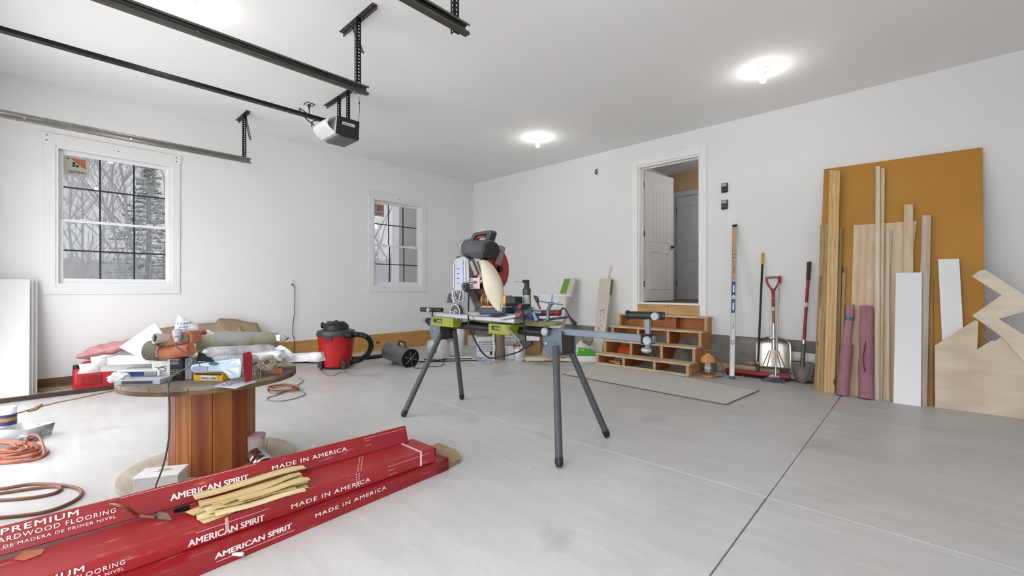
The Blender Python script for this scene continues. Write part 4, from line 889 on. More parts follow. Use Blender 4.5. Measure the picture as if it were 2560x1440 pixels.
# blade guard + blade (blade plane is turned towards the camera's right)
bc=S(1246,673,-.02); bn=(RA*.86-FWD*.51).normalized(); bu=bn.cross(UP).normalized(); bu=bu if bu.dot(RA)>0 else -bu
def bp(u_,v_,w_=0): return bc+bu*u_+UP*v_+bn*w_
def bpx(px,py,w_=0): return W(px,py,pl=(bn,bc+bn*w_))
Rb=.178
b=MB(); n=72; ri=[]
for i in range(n):
    a=2*math.pi*i/n; rr=Rb*(1.0 if i%2 else .965); ri.append(bp(rr*math.cos(a),rr*math.sin(a)))
b.prism(ri,bn*-.003); part('blade',b,mat('blade_red','a32328',.35,metal=.2,var=.08),t,flat=True)
part('arbor',MB().cyl(bp(-.0,0,.004),bp(0,0,.03),.028,n=18),mat('arbor_dark','2a1a1a',.4,metal=.5),t)
part('lower_guard',MB().prism([bpx(a,c,.006) for a,c in ((1236,656),(1250,627),(1259,632),(1254,652),(1248,662),(1238,662))],bn*.008),mat('guard_taupe','8a8178',.4,metal=.3),t,bevel=.002)
gd=MB(); P=[bpx(a,c,-.01) for a,c in ((1222,668),(1240,622),(1244,614),(1254,613),(1265,618),(1262,632),(1250,640),(1236,672))]; gd.prism(P,bn*-.03); part('upper_guard',gd,mat('guard_grey','9b9790',.4,metal=.4),t,bevel=.006)
# dust bag
CRM=mat('dust_bag_cloth','cfc5ad',.9,var=.08,scale=5,bump=.35,bscale=18,col2='dad3c0')
b=MB(); sec=[((1207,649),.016,.03),((1211,654),.038,.045),((1217,665),.052,.058),((1225,685),.070,.066),((1232,705),.078,.068),((1236,725),.078,.066),((1240,745),.068,.056),((1245,762),.050,.045),((1249,774),.030,.03),((1251,779),.016,.02)]
vs=[];fs=[];n=20
for (px,py),rx,ry in sec:
    c_=S(px,py,-.20)
    for i in range(n):
        a=2*math.pi*i/n; k=1+.05*math.sin(3*a+py*.05); vs.append(c_+RA*(rx*1.06*k*math.cos(a))-FWD*(ry*k*math.sin(a)))
for k in range(len(sec)-1):
    for i in range(n): fs.append((k*n+i,k*n+(i+1)%n,(k+1)*n+(i+1)%n,(k+1)*n+i))
fs+=[tuple(range(n)),tuple(range((len(sec)-1)*n,len(sec)*n))]
dbg=part('dust_bag',b.add(vs,fs),CRM,t,ang=60,sub=1)
part('seam',MB().tube([S(1232,664,-.27),S(1247,690,-.28),S(1254,720,-.28),S(1253,750,-.27),S(1250,776,-.22)],.003,5,sm=3),mat('seam_grey','9c9a94',.9),dbg)
part('bag_collar',MB().tube([S(1206,640,-.14),S(1210,655,-.2)],.03,14),BLACK,t)
# saw cord looping below the stand and back up
pts=[S(1172,715,-.13),S(1171,760,-.14),S(1171,800,-.2),S(1175,825,-.2),S(1190,855,-.18),S(1205,880,-.15),S(1225,895,-.12),S(1260,890,-.12),S(1295,880,-.15),S(1311,868,-.18),S(1314,850,-.18),S(1311,820,-.2),S(1309,790,-.15),S(1307,770,-.12),S(1311,762,-.1)]
part('power_cord',MB().tube(pts,.007,8,sm=6),BLACK,t)
# ================= THINGS LYING ON THE SAW
def bxt(name,lab,cat,L,dy,w,m,bevel=.004): return part(name,MB().prism(poly(L,dy),(0,w,0)),m,None,lab,cat,bevel=bevel)
t=thing('cordless_drill','dusty brown cordless drill with brass rings and black battery lying on the saw table','drill',S(1235,770,-.1))
d0,d1=S(1212,749,-.1),S(1285,757,-.22); ax=(d1-d0).normalized()
BRS=mat('dusty_brass','a8743c',.35,metal=.6,var=.25,scale=14)
part('body',MB().lathe(d0,ax,[(.03,-.01),(.05,.01),(.055,.03),(.055,.12),(.05,.15),(.03,.18)],20),mat('drill_brown','4a3226',.45,var=.25,scale=12),t)
b=MB().lathe(d0,ax,[(.0555,.02),(.058,.025),(.058,.045),(.0555,.05)],20).lathe(d0,ax,[(.0555,.10),(.058,.105),(.055,.14),(.05,.145)],20); part('ring',b,BRS,t)
part('chuck',MB().lathe(d0,ax,[(.03,.175),(.028,.19),(.024,.21),(.026,.215),(.02,.24)],16),CHROME,t)
part('battery',MB().prism(poly([(1264,741),(1287,742),(1288,760),(1262,760)],-.2),(0,.09,0)),BLACK,t,bevel=.006); part('collar',MB().prism(poly([(1256,742),(1264,738),(1264,760),(1254,760)],-.2),(0,.08,0)),mat('amber_plastic','c48a35',.35,var=.15),t,bevel=.006)
t=thing('planer_tool','dark blue dusty tool body lying across the saw table under the drill','power tool',S(1230,785,-.15))
NAVY=mat('navy_plastic','20344a',.45,var=.2,scale=12); 
part('body',MB().prism(poly([(1196,775),(1200,768),(1262,768),(1265,772),(1262,784),(1198,787)],-.2),(0,.12,0)),NAVY,t,bevel=.01)
part('shoe',MB().prism(poly([(1200,769),(1206,764),(1262,766),(1262,769)],-.205),(0,.13,0)),mat('sawdust_gold','b9955c',.7,var=.2,scale=20),t,bevel=.002)
t=thing('jigsaw','dark blue tool with a round red button behind the spray can','power tool',S(1285,772,-.05))
part('body',MB().prism(poly([(1262,760),(1300,761),(1303,775),(1262,776)],-.12),(0,.09,0)),NAVY,t,bevel=.008); c=S(1299,766,-.14); part('button',MB().sphere(c,(.02,.012,.02),12,8),RED,t)
# spray can
c=V((S(1321,765).x,SYP-.02,.0)); zc=S(1321,768,-.02).z; c.z=zc; top=S(1321,700,-.02).z; h=top-zc
t=thing('spray_can','dark green and grey spray can with a straw nozzle standing on the saw','spray can',c)
part('can',MB().lathe(c,UP,[(.03,0),(.033,.004),(.033,h*.62),(.03,h*.68),(.018,h*.76),(.014,h*.78)],24),mat('can_green','17402b',.35,var=.1),t)
part('label',MB().lathe(c,UP,[(.0335,h*.12),(.0335,h*.44)],24),mat('can_label_grey','a9aaa6',.5,var=.25,scale=50),t); part('side_band',MB().prism([c+RA*.024-FWD*.024+UP*h*.1,c+RA*.032-FWD*.012+UP*h*.1,c+RA*.032-FWD*.012+UP*h*.6,c+RA*.024-FWD*.024+UP*h*.6],-FWD*.004),mat('band_brown','7e4a2c',.5,var=.2),t)
part('trigger_cap',MB().lathe(c,UP,[(.02,h*.74),(.022,h*.82),(.018,h*.86),(.02,h*.9),(.02,h)],16).cbox(c+UP*h*.95-RA*.012,(.05,.02,.025)),BLACK,t,bevel=.003)
part('straw',MB().cyl(c+UP*h*.93-RA*.03,c+UP*h*.93-RA*.105,.0025,n=6),RED if 0 else mat('straw_grey','77797b',.4),t)
# clear plastic tub, tilted, with a little drone-like cross inside
t=thing('plastic_tub','clear plastic tub tilted on top of the clamps behind the saw','tub',S(1380,772,.0))
CLR=clear('clear_plastic',(.96,.96,.96),alpha=.22)
top_=[S(1333,731,-.05),S(1375,730,.15),S(1425,738,.1),S(1390,745,-.2)]
def ringp(cx,cy,rx,ry,dy0,n=24):
    o=[]
    for i in range(n):
        a=2*math.pi*i/n; ca,sa=math.cos(a),math.sin(a); q=(abs(ca)**4+abs(sa)**4)**-.25
        o.append(S(cx,cy,dy0)+RA*(rx*ca*q)+FWD*(ry*sa*q)+UP*(-.00*ca))
    return o
n=24; R1=ringp(1380,738,.150,.10,0); R2=ringp(1382,772,.105,.07,0); R0=ringp(1380,737,.156,.106,0)
R1=[p+UP*(-.03*((p-R1[0]).dot(RA)/.3+1)*.35) for p in R1]; R0=[p+UP*(-.03*((p-R0[0]).dot(RA)/.3+1)*.35) for p in R0]
b=MB().add(R0+R1+R2,[(i,(i+1)%n,n+(i+1)%n,n+i) for i in range(n)]+[(n+i,n+(i+1)%n,2*n+(i+1)%n,2*n+i) for i in range(n)]+[tuple(range(2*n,3*n))])
part('tub',b,CLR,t,ang=50); part('rim',MB().tube(R0,.004,6,closed=True),mat('rim_frost','c5c7c9',.3),t)
t=thing('corner_clamp','grey-blue cross-shaped clamp standing in front of the clear tub','clamp',S(1380,790,-.12))
CB=mat('clamp_blue_grey','5f7286',.35,metal=.5,var=.15)
b=MB().tube([S(1349,753,-.16),S(1372,757,-.16),S(1407,762,-.16)],.005,6); b.tube([S(1381,735,-.16),S(1379,760,-.16)],.0045,6); b.tube([S(1378,758,-.16),S(1369,778,-.16)],.014,8); part('cross_bar',b,CB,t)
part('hub',MB().sphere(S(1378,759,-.16),(.03,.015,.014),12,8),CB,t)
t=thing('bar_clamp','blue bar clamp with dark red grip on the stand, right of the saw','clamp',S(1350,790,-.05))
part('bar',MB().tube([S(1308,795,-.1),S(1362,800,-.1),S(1424,792,-.1)],.009,8),mat('clamp_navy','31405a',.35,metal=.3,var=.15),t)
part('grip',MB().tube([S(1352,783,-.08),S(1400,782,-.08)],.022,12),mat('grip_dark_red','6b1a1c',.45,var=.1),t)
b=MB().prism(poly([(1328,778),(1333,777),(1345,800),(1338,806)],-.14),(0,.03,0)).prism(poly([(1366,777),(1370,777),(1371,800),(1360,804),(1356,802),(1366,798)],-.14),(0,.02,0)).prism(poly([(1328,777),(1352,779),(1352,784),(1330,782)],-.14),(0,.03,0)); part('jaw',b,CB,t,bevel=.003)
b=MB().prism(poly([(1308,790),(1330,775),(1352,778),(1352,786),(1325,796),(1308,800)],-.08),(0,.06,0)); part('body',b,mat('clamp_navy','31405a'),t,bevel=.006)
t=thing('glue_gun_plug','black cord end with a tapered plug hanging off the right end of the beam','plug',S(1425,800,-.06))
b=MB().tube([S(1398,790,-.06),S(1404,773,-.06),S(1411,771,-.06),S(1419,783,-.06),S(1427,797,-.06)],.006,8,sm=3); b.tube([S(1427,797,-.06),S(1433,805,-.06),S(1438,811,-.06)],lambda s:.009+.010*s,10); part('plug',b,BLACK,t)
bxt('cardboard_tray','flat cardboard tray under the clamps on the stand beam','tray',[(1308,800),(1388,806),(1388,815),(1308,815)],.0,.10,mat('tray_olive','8f8a66',.7,var=.15),.003)
b=MB().prism(poly([(1116,757),(1121,734),(1131,733),(1131,757)],.0),(0,.03,0)); part('rear_fence',b,mat('fence_dark','343639',.5),RT and bpy.data.objects['miter_saw'],bevel=.003)
# ================= CABLE REEL TABLE
RC=V((3.95,-5.80,0)); RR=.475; RT_Z=.61
t=thing('cable_reel','wooden cable reel used as a table, loaded with packaging and tools','cable reel',RC)
OLDW=wood('weathered_top','90867a','x',col2='72685c',rough=.85,var=.2); OLDE=wood('weathered_edge','7a6245','x',col2='4e3d2b',rough=.85)
STV=[wood('stave_%d'%i,c,'z',col2=d,rough=.5,knots=True,grain=.8) for i,(c,d) in enumerate((('a86a34','824620'),('964f22','6c3015'),('a35c2a','7d3d1a'),('8a4019','6d331a'),('b8783c','8d5526')))]
def disc(z0,z1,rot,m,nm='plank',np_=5):
    ca,sa=math.cos(rot),math.sin(rot); w=2*RR/np_
    for k in range(np_):
        a0=-RR+k*w+.0012; a1=-RR+(k+1)*w-.0012; P=[]
        def ys(x): return math.sqrt(max(0,RR*RR-x*x))
        xs=[a0+(a1-a0)*i/8 for i in range(9)]
        P=[(x,-ys(x)) for x in xs]+[(x,ys(x)) for x in reversed(xs)]
        part(nm,MB().prism([V((RC.x+x*ca-y*sa,RC.y+x*sa+y*ca,z0)) for x,y in P],(0,0,z1-z0)),m,t,bevel=.002)
disc(RT_Z-.022,RT_Z,.9,OLDW); disc(RT_Z-.045,RT_Z-.0225,2.47,OLDE)
LIGHTW=wood('pale_flange','b9b2a4','x',col2='a39a8b',rough=.85)
disc(0,.03,1.2,LIGHTW)
ns=14; rb=.235
for i in range(ns):
    a0=2*math.pi*i/ns+.004+.2; a1=2*math.pi*(i+1)/ns-.004+.2; P=[]
    for a in (a0,a1): P.append((rb*math.cos(a),rb*math.sin(a)))
    for a in (a1,a0): P.append(((rb-.028)*math.cos(a),(rb-.028)*math.sin(a)))
    part('stave',MB().prism([V((RC.x+x,RC.y+y,.031)) for x,y in P],(0,0,RT_Z-.077)),STV[(i*3+1)%5],t,bevel=.003)
# --- items on the reel
TZ_=RT_Z+.001
def T(px,py,z=TZ_): return W(px,py,z=z)
def D(px,py,d): return W(px,py,d=d)
# facing frame on the table: u = right, f = away
def boxat(name,lab,cat,px,py,w,dp,h,m,yaw=0,z=TZ_,d=None,group=None,bevel=.002,par=None):
    g=T(px,py,z) if d is None else D(px,py,d); ca,sa=math.cos(yaw),math.sin(yaw); u=RA*ca+FWD*sa; f=-RA*sa+FWD*ca
    b=MB().frame(g-u*w/2,u,f,UP,(w,dp,h))
    if par is None and lab:
        tt=thing(name,lab,cat,(g.x,g.y,z if d is None else g.z),group=group); part('box',b,m,tt,bevel=bevel); return tt,g,u,f
    return part(name,b,m,par,bevel=bevel),g,u,f
def lettering(par,s,size,g,u,f,dx,dz,m,off=-.0012,sx=1): return text('lettering',s,size,face_M(g+u*dx+UP*dz+f*off,u,UP),m,par,sx=sx)
CARDW=mat('card_white','dcdcdb',.6,var=.04); PRB=mat('print_black','1e1e20',.6); PRBL=mat('print_blue','24407c',.6)
# white wrapped trim boards lying right across the table
TRM=mat('white_wrapped_trim','e9e9ec',.35,var=.05,scale=6,bump=.3,bscale=14)
def boardpx(name,lab,a,c,w,h,m,up=UP,wr=None):
    u=(c-a); L=u.length; u.normalize(); f=UP.cross(u).normalized(); f=f if f.dot(FWD)>0 else -f; up=u.cross(f); up=up if up.z>0 else -up
    b=MB(); nseg=10; vs=[];fs=[]; rnd=random.Random(int(L*1000))
    for i in range(nseg+1):
        p=a+u*(L*i/nseg); k=.002*(noise.noise(V((i*1.3,w,0)))) ; vs+=[p+up*k,p+f*w+up*k,p+f*w+up*(h+k*2),p+up*(h+k*2)]
    for i in range(nseg):
        for j in range(4): fs.append((i*4+j,i*4+(j+1)%4,(i+1)*4+(j+1)%4,(i+1)*4+j))
    fs+=[(3,2,1,0),tuple(nseg*4+j for j in range(4))]
    tt=thing(name,lab,'trim board',a); part('board',b.add(vs,fs),m,tt,bevel=.003)
    # torn wrapping at the ends
    for e,s in ((a,-1),(a+u*L,1)):
        bb=MB(); n=9; P0=[];P1=[]
        per=[V((0,0,0)),f*w,f*w+up*h,up*h]
        for i in range(4):
            for q in (0,.5): 
                x=per[i].lerp(per[(i+1)%4],q); P0.append(e+x-u*s*.05+(x-(f*w+up*h)*.5)*.06); P1.append(e+x+u*s*rnd.uniform(.005,.05)+(x-(f*w+up*h)*.5)*rnd.uniform(.05,.28))
        m_=len(P0); bb.add(P0+P1,[(i,(i+1)%m_,m_+(i+1)%m_,m_+i) for i in range(m_)]); part('torn_wrap',bb,mat('torn_white_wrap','f4f4f5',.4,var=.02),tt,solid=.001)
    return tt
zt1=TZ_+.001
A0=D(216,925,2.50); A1=D(790,905,3.25)
z0=.69
A0.z=TZ_+.045; A1.z=TZ_+.045
boardpx('trim_board','long white wrapped trim board overhanging both sides of the reel table',W(222,931,z=TZ_+.045),W(792,903,z=TZ_+.045),.11,.045,TRM)
boardpx('trim_board','shorter white wrapped trim board lying on the longer one',W(240,914,z=TZ_+.091),W(690,900,z=TZ_+.091),.10,.045,TRM)
# flat packs at the left
CLB=clear('poly_bag',(.93,.95,.97),alpha=.35,rough=.15)
tt,g,u,f=boxat('shim_pack','lower of two flat plastic packs at the left edge of the reel table','pack',343,962,.235,.11,.028,mat('pack_grey','b5bac0',.4,var=.15,scale=20),.10)
part('band',MB().frame(g-u*.08-f*.001+UP*.004,u,f,UP,(.16,.002,.018)),mat('band_dark','43494e',.5,var=.3,scale=60),tt)
tt,g,u,f=boxat('shim_pack','upper flat pack with a blue label and bar code, left on the reel table','pack',345,941,.23,.11,.034,CARDW,.10,z=TZ_+.03)
part('label',MB().frame(g-u*.1-f*.001+UP*.002,u,f,UP,(.2,.002,.025)),PRBL,tt)
part('bar_code_plate',MB().frame(g+u*.035-f*.002+UP*.006,u,f,UP,(.06,.002,.018)),CARDW,tt)
b=MB()
for k in range(12): b.frame(g+u*(.038+.0045*k)-f*.0028+UP*.008,u,f,UP,(.002,.001,.014))
part('bar_code',b,PRB,tt)
c=D(300,948,2.48); blob('plastic_bag','crumpled clear plastic bag poking out left of the flat packs','bag',(c.x,c.y,TZ_+.03),(.055,.05,.03),mat('bag_white','dfe3e8',.3,var=.08,scale=20),4,.5)
# small hardware box white/black + grey side
tt,g,u,f=boxat('hardware_box','small upright white hardware box with a line drawing on its front','box',403,951,.105,.09,.13,CARDW,.03)
text('lettering','STRAP CLAMP',.0135,face_M(g-u*.047+UP*.112-f*.0012,u,UP),PRB,tt)
b=MB()
b.tube([g+u*x+UP*z-f*.001 for x,z in ((-.035,.078),(-.01,.074),(.005,.08),(.03,.084))],.002,5); b.tube([g+u*(.005+.022*math.cos(a*.5))+UP*(.064+.012*math.sin(a*.5))-f*.001 for a in range(13)],.0025,5); part('drawing',b,mat('drawing_brown','5a4d3d',.7),tt)
b=MB()
for k in range(4): b.frame(g-u*.045+UP*(.04-.009*k)-f*.001,u,f,UP,(.085-.01*(k%2),.0008,.0022))
part('print',b,mat('print_grey','8b8c90',.6),tt)
tt,g,u,f=boxat('hardware_box','small black box with white printing, right next to the white hardware box','box',440,951,.072,.09,.135,mat('box_black','1d1c1e',.5,var=.1),.03)
b=MB()
for z_,w_ in ((.118,.05),(.105,.045),(.095,.045),(.06,.05),(.05,.04),(.04,.05),(.03,.03)): b.frame(g-u*.03+UP*z_-f*.001,u,f,UP,(w_,.0008,.0035 if z_>.09 else .0018))
part('print',b,mat('print_white','d9d9d9',.6),tt)
tt,g,u,f=boxat('hardware_box','grey printed carton behind and right of the black box','box',468,949,.05,.10,.125,mat('box_grey','9a9ba4',.6,var=.1,scale=12),.03)
# orange power tool on the boxes
d_=2.43
t=thing('power_tool','old dusty orange and grey power tool perched on the small boxes','power tool',D(440,895,d_))
ORG=mat('dusty_orange','bb4e33',.6,var=.22,scale=9,col2='b98468'); GRD=mat('dusty_grey_brown','6c655a',.65,var=.25,scale=12); GRL=mat('strain_grey','a9b0b5',.5,var=.1)
b=MB().tube([D(404,885,d_),D(478,874,d_)],.036,18); part('lower_barrel',b,ORG,t)
b=MB().prism([D(422,866,d_),D(478,860,d_),D(479,838,d_),D(470,828,d_),D(426,832,d_),D(420,840,d_)],FWD*.09); part('upper_body',b,ORG,t,bevel=.012)
b=MB().tube([D(374,876,d_),D(406,877,d_)],.055,22); part('end_housing',b,GRD,t)
part('end_band',MB().tube([D(401,878,d_-.01),D(407,878,d_-.01)],.044,20),CHROME,t)
part('side_web',MB().prism([D(398,866,d_),D(430,866,d_),D(428,845,d_),D(405,848,d_)],FWD*.07),mat('dusty_tan_metal','947a5c',.55,var=.25,scale=10),t,bevel=.008)
p0=D(394,846,d_-.03); ax=(-FWD*.85-RA*.45+UP*.1).normalized()
b=MB(); b.lathe(p0-ax*.05,ax,[(.024,0),(.026,.03),(.03,.06),(.0295,.066),(.024,.064),(.022,.02)],22); part('dust_port',b,mat('port_pale','b8b2a6',.5,var=.1),t)
part('bore',MB().cyl(p0+ax*.004,p0+ax*.006,.0235,n=20),MATS['bore_dark'],t)
b=MB().prism([D(455,832,d_),D(474,834,d_),D(476,856,d_),D(457,858,d_)],-FWD*.02); part('rear_grip',b,GRD,t,bevel=.01)
q=[D(443,828,d_-.02),D(443,845,d_-.05),D(440,856,d_-.06)]
part('strain_relief',MB().tube([q[0],q[1]],lambda s:.022-.004*s,14).tube([q[1],q[2]],lambda s:.015-.006*s,12),GRL,t)
pts=[D(439,858,d_-.07),D(443,868,d_-.08),D(460,880,d_-.09),D(477,893,d_-.1),D(481,903,d_-.11),D(470,918,d_-.12),D(440,934,d_-.14),D(424,952,d_-.16),T(421,966,.625)-FWD*.0,D(420,975,2.20),D(424,1010,2.22),D(424,1060,2.23),D(420,1110,2.24),D(408,1165,2.25),D(395,1200,2.26),D(385,1230,2.28)]
pts[-1].z=max(pts[-1].z,.03)
part('cord',MB().tube(pts,.0042,8,sm=6),mat('cord_two_tone','4d4c4c',.45),t)
# leaning sheet of white foam paper
P=[D(297,868,2.62),D(388,806,2.66),D(415,850,2.60),D(372,905,2.55),D(325,884,2.56)]
o=P[0]; n_=(P[1]-P[0]).cross(P[3]-P[0]).normalized(); P=[p-n_*n_.dot(p-o) for p in P]
b=MB().prism([P[0],P[1],P[2],P[3],P[4]],FWD*.006); part('foam_sheet',b,mat('sheet_white','e2e4e8',.7,var=.03,scale=4),None,'square white sheet standing on a corner behind the orange power tool','sheet')
# marked white bag
BAGW=mat('bag_white2','d5dae4',.45,var=.06,scale=10,bump=.4,bscale=20)
def bag(name,lab,pts,dd,th,m,cat='bag',seed=0):
    cx=sum(p[0] for p in pts)/len(pts); cy=sum(p[1] for p in pts)/len(pts); vs=[D(cx,cy,dd-th)]; n=len(pts)
    for k,(s,o_) in enumerate(((.45,th*.85),(.8,th*.5),(1,0))):
        for i,p in enumerate(pts): vs.append(D(cx+(p[0]-cx)*s*1.14,cy+(p[1]-cy)*s*1.14,dd-o_+.012*noise.noise(V((i*1.7,k*2.3,seed)))))
    vs+= [D(cx,cy,dd+th)]
    fs=[(0,1+i,1+(i+1)%n) for i in range(n)]
    for k in range(2): fs+=[(1+k*n+i,1+(k+1)*n+i,1+(k+1)*n+(i+1)%n,1+k*n+(i+1)%n) for i in range(n)]
    fs+=[(len(vs)-1,1+2*n+(i+1)%n,1+2*n+i) for i in range(n)]
    tt=thing(name,lab,cat,D(cx,max(p[1] for p in pts),dd)); part('sack',MB().add(vs,fs),m,tt,sub=2); return tt
def dens(L,k=3):
    o=[]
    for i in range(len(L)):
        a,c=L[i],L[(i+1)%len(L)]
        for j in range(k): o.append((a[0]+(c[0]-a[0])*j/k,a[1]+(c[1]-a[1])*j/k))
    return o
tt=bag('marked_bag','white plastic bag with blue handwriting standing behind the orange tool',dens([(424,868),(432,840),(441,800),(447,786),(460,792),(478,808),(494,816),(500,832),(490,868)]),2.62,.03,BAGW)
MK=mat('marker_blue','27406e',.6)
for s,px,py,sz in (('Crown',443,812,.026),('outer',448,819.5,.023),('ends',451,826.5,.021)): text('lettering',s,sz,face_M(D(px-1,py+1,2.572),RA+UP*.08,UP),MK,tt,sx=1.15)
# big kraft paper / cardboard behind, on the floor by the wall -> see below
# rolls
def rollpx(name,lab,a,c,da,dc,r,m,extra=None):
    p,q=D(*a,da),D(*c,dc); tt=thing(name,lab,'roll',p); b=MB(); L=(q-p); u=L.normalized(); v=u.cross(UP).normalized(); w=v.cross(u); n=18; k=14; vs=[];fs=[]
    for i in range(k+1):
        for j in range(n):
            an=2*math.pi*j/n; rr=r*(1+.10*noise.noise(V((i*.6,math.cos(an)*1.2,math.sin(an)*1.2+r*50))))*(1 if 0<i<k else .72); vs.append(p+L*(i/k)+(v*math.cos(an)+w*math.sin(an))*rr)
    for i in range(k):
        for j in range(n): fs.append((i*n+j,i*n+(j+1)%n,(i+1)*n+(j+1)%n,(i+1)*n+j))
    fs+=[tuple(range(n)),tuple(range(k*n,(k+1)*n))]; part('roll',b.add(vs,fs),m,tt,ang=60); return tt,p,q
OLV=mat('olive_wrapped','8f8f72',.35,var=.3,scale=7,col2='b3b39a',bump=.5,bscale=16); BUB=mat('bubble_wrap','b4b6bd',.16,metal=.25,var=.25,scale=14,bump=.9,bscale=40,col2='dfe1e6')
tt,p,q=rollpx('wrapped_roll','long olive roll in clear plastic lying behind the bubble-wrap roll',(484,860),(684,848),2.60,2.98,.052,OLV)
a_=(q-p).normalized(); part('plastic_sleeve',MB().tube([p+a_*.1+UP*.012,p.lerp(q,.4)+UP*.012,q+a_*.03+UP*.008],lambda s:.056-.022*(s>.97),18),CLB,tt)
part('sleeve_tail',MB().sphere(q+a_*.06-UP*.0,(.03,.03,.022),12,8),CLB,tt); part('hook_end',MB().tube([q+a_*.06,q+a_*.09-UP*.01,q+a_*.105+UP*.008],.004,6),BLACK,tt)
tt,p,q=rollpx('bubble_roll','silvery bubble-wrap roll lying across the middle of the reel table',(512,888),(682,878),2.50,2.86,.048,BUB)
tt,p,q=rollpx('bubble_roll','lower crinkled clear plastic roll in front of the bubble-wrap roll',(530,905),(640,900),2.48,2.7,.036,BUB)
part('trowel',MB().prism([D(490,903,2.46),D(496,880,2.5),D(515,886,2.5),D(533,899,2.48),D(537,905,2.46)],FWD*.004),mat('card_black','151517',.6),None,'black triangular card end sticking up left of the bubble-wrap roll','card')
part('long_stick',MB().tube([D(520,838,2.74),D(612,843,2.86)],.005,6),mat('stick_brown','6c4a2c',.6),None,'thin brown stick lying along the back of the wrapped roll','stick')
blob('red_ball','small red and white crumpled wrapper behind the wrapped roll','wrapper',D(508,832,2.75),(.02,.02,.018),mat('wrapper_red','b5474c',.4,var=.2),3,.3)
blob('white_wrapper','bright white crumpled wrapper beside the red one','wrapper',D(521,833,2.77),(.02,.02,.02),mat('wrapper_white','e8e8ea',.4),5,.4)
tt=bag('brown_bag','cream paper bag with faint marks behind the marked white bag',dens([(470,800),(488,806),(499,815),(498,835),(480,840)]),2.70,.02,mat('cream_paper','c4bba6',.8,var=.2,scale=30))
# blister packs
SLV=mat('silver_blue_pack','b9cdd8',.28,metal=.2,var=.12,scale=12,bump=.4,bscale=20)
tt=bag('blister_pack','silver-blue plastic pack with a dark oval logo behind the yellow box',dens([(478,912),(530,905),(600,895),(605,908),(602,942),(575,948),(560,930),(480,932)]),2.40,.02,SLV,'pack')
part('logo',MB().prism([D(533+12*math.cos(a*.5236),909+4.5*math.sin(a*.5236),2.375) for a in range(12)],FWD*.002),mat('logo_teal','2f6273',.5),tt)
text('lettering','L',.025,face_M(D(497,915,2.375),RA,UP),PRB,tt)
part('window_panel',MB().prism([D(480,918,2.378),D(518,916,2.378),D(518,928,2.378),D(480,930,2.378)],FWD*.002),mat('pack_lilac','8f95b5',.5,var=.15),tt)
tt,g,u,f=boxat('nail_box','small yellow carton of nails near the front edge of the reel table','box',520,953,.185,.085,.048,mat('box_yellow','d9a22e',.5,var=.06),-.12,bevel=.001)
part('black_band',MB().frame(g-u*.085+UP*.036-f*.001,u,f,UP,(.17,.002,.010)),PRB,tt); part('lid_print',MB().frame(g-u*.08+UP*.0485+f*.01,u,f,UP,(.16,.06,.0008)),mat('lid_dark','3a3320',.5),tt)
part('label',MB().frame(g-u*.045+UP*.006-f*.001,u,f,UP,(.10,.002,.026)),mat('label_white2','e3e2da',.5),tt); text('lettering','BRAD 1000',.019,face_M(g-u*.04+UP*.011-f*.0022,u,UP),PRB,tt)
P=[T(535,966),T(588,972),T(640,955),T(600,942)]
b=MB().prism(P,UP*.002); tt=part('leaflet',b,mat('leaflet_paper','cfcfdd',.6,var=.05),None,'printed paper leaflet at the front rim of the reel table','leaflet')
b=MB()
for k in range(9):
    a=P[0].lerp(P[3],.1+k*.09); c=P[1].lerp(P[2],.1+k*.09); s0=.08+.07*(k%3); b.tube([a.lerp(c,s0)+UP*.0028,a.lerp(c,s0+.35+.1*(k%2))+UP*.0028],.0016,4)
part('print',b,mat('leaflet_ink','3a3c66',.6),tt)
part('folded_card',MB().prism([D(612,957,2.47),D(606,884,2.47),D(618,880,2.5),D(624,892,2.5),D(622,955,2.5)],FWD*.03),mat('can_red','a3232c',.4,var=.1),None,'folded red printed card standing behind the nail coils','card',bevel=.002)
# nail coils
NAIL=mat('nail_steel','b5ad9e',.35,metal=.7,var=.3,scale=90); 
def coil(lab,c,axis,h):
    tt=thing('nail_coil',lab,'nails',c-axis*0,group='wire-collated nail coils'); ax=axis.normalized(); u=ax.orthogonal().normalized(); v=ax.cross(u); b=MB()
    r=.052; n=0; an=0
    while r>.014:
        d_=u*math.cos(an)+v*math.sin(an); p=c+d_*r; tilt=(u*-math.sin(an)+v*math.cos(an))*.006
        b.cyl(p,p+ax*h+tilt,.0015,n=4,caps=False); b.cyl(p+ax*h+tilt,p+ax*(h+.0012)+tilt,.0036,n=6)
        an+=.0088/r; r-=.0088*.0095/(r*6.28)*1.02
    part('nails',b,NAIL,tt,kind='stuff',flat=True)
    b=MB()
    for k in (.3,.7):
        q=[];r=.0535;an=0
        while r>.015: q.append(c+(u*math.cos(an)+v*math.sin(an))*r+ax*h*k); an+=.25; r-=.25*.0095/6.28
        b.tube(q,.0009,4)
    part('collation_wire',b,mat('copper_wire','9b7a55',.4,metal=.7),tt); return tt
c=T(628,946); coil('coil of collated nails standing upright near the right front of the reel table',V((c.x,c.y,TZ_)),UP,.062)
c=D(672,912,2.66); coil('second nail coil tilted on its edge behind the upright one',c-(-FWD*.75+UP*.55+RA*.15).normalized()*.03,(-FWD*.75+UP*.55+RA*.15),.06)
tt,g,u,f=boxat('wood_block','orange-brown wood block wedged under the tilted nail coil','block',690,935,.07,.06,.035,wood('orange_block','b4603a','x'),.5)
tt=bag('clear_bag','crumpled white plastic at the right side of the reel table behind the coils',dens([(672,882),(700,862),(714,868),(732,882),(735,898),(700,905),(672,900)]),2.86,.03,mat('bag_white3','dde2ea',.3,var=.1,scale=20,bump=.5,bscale=25))
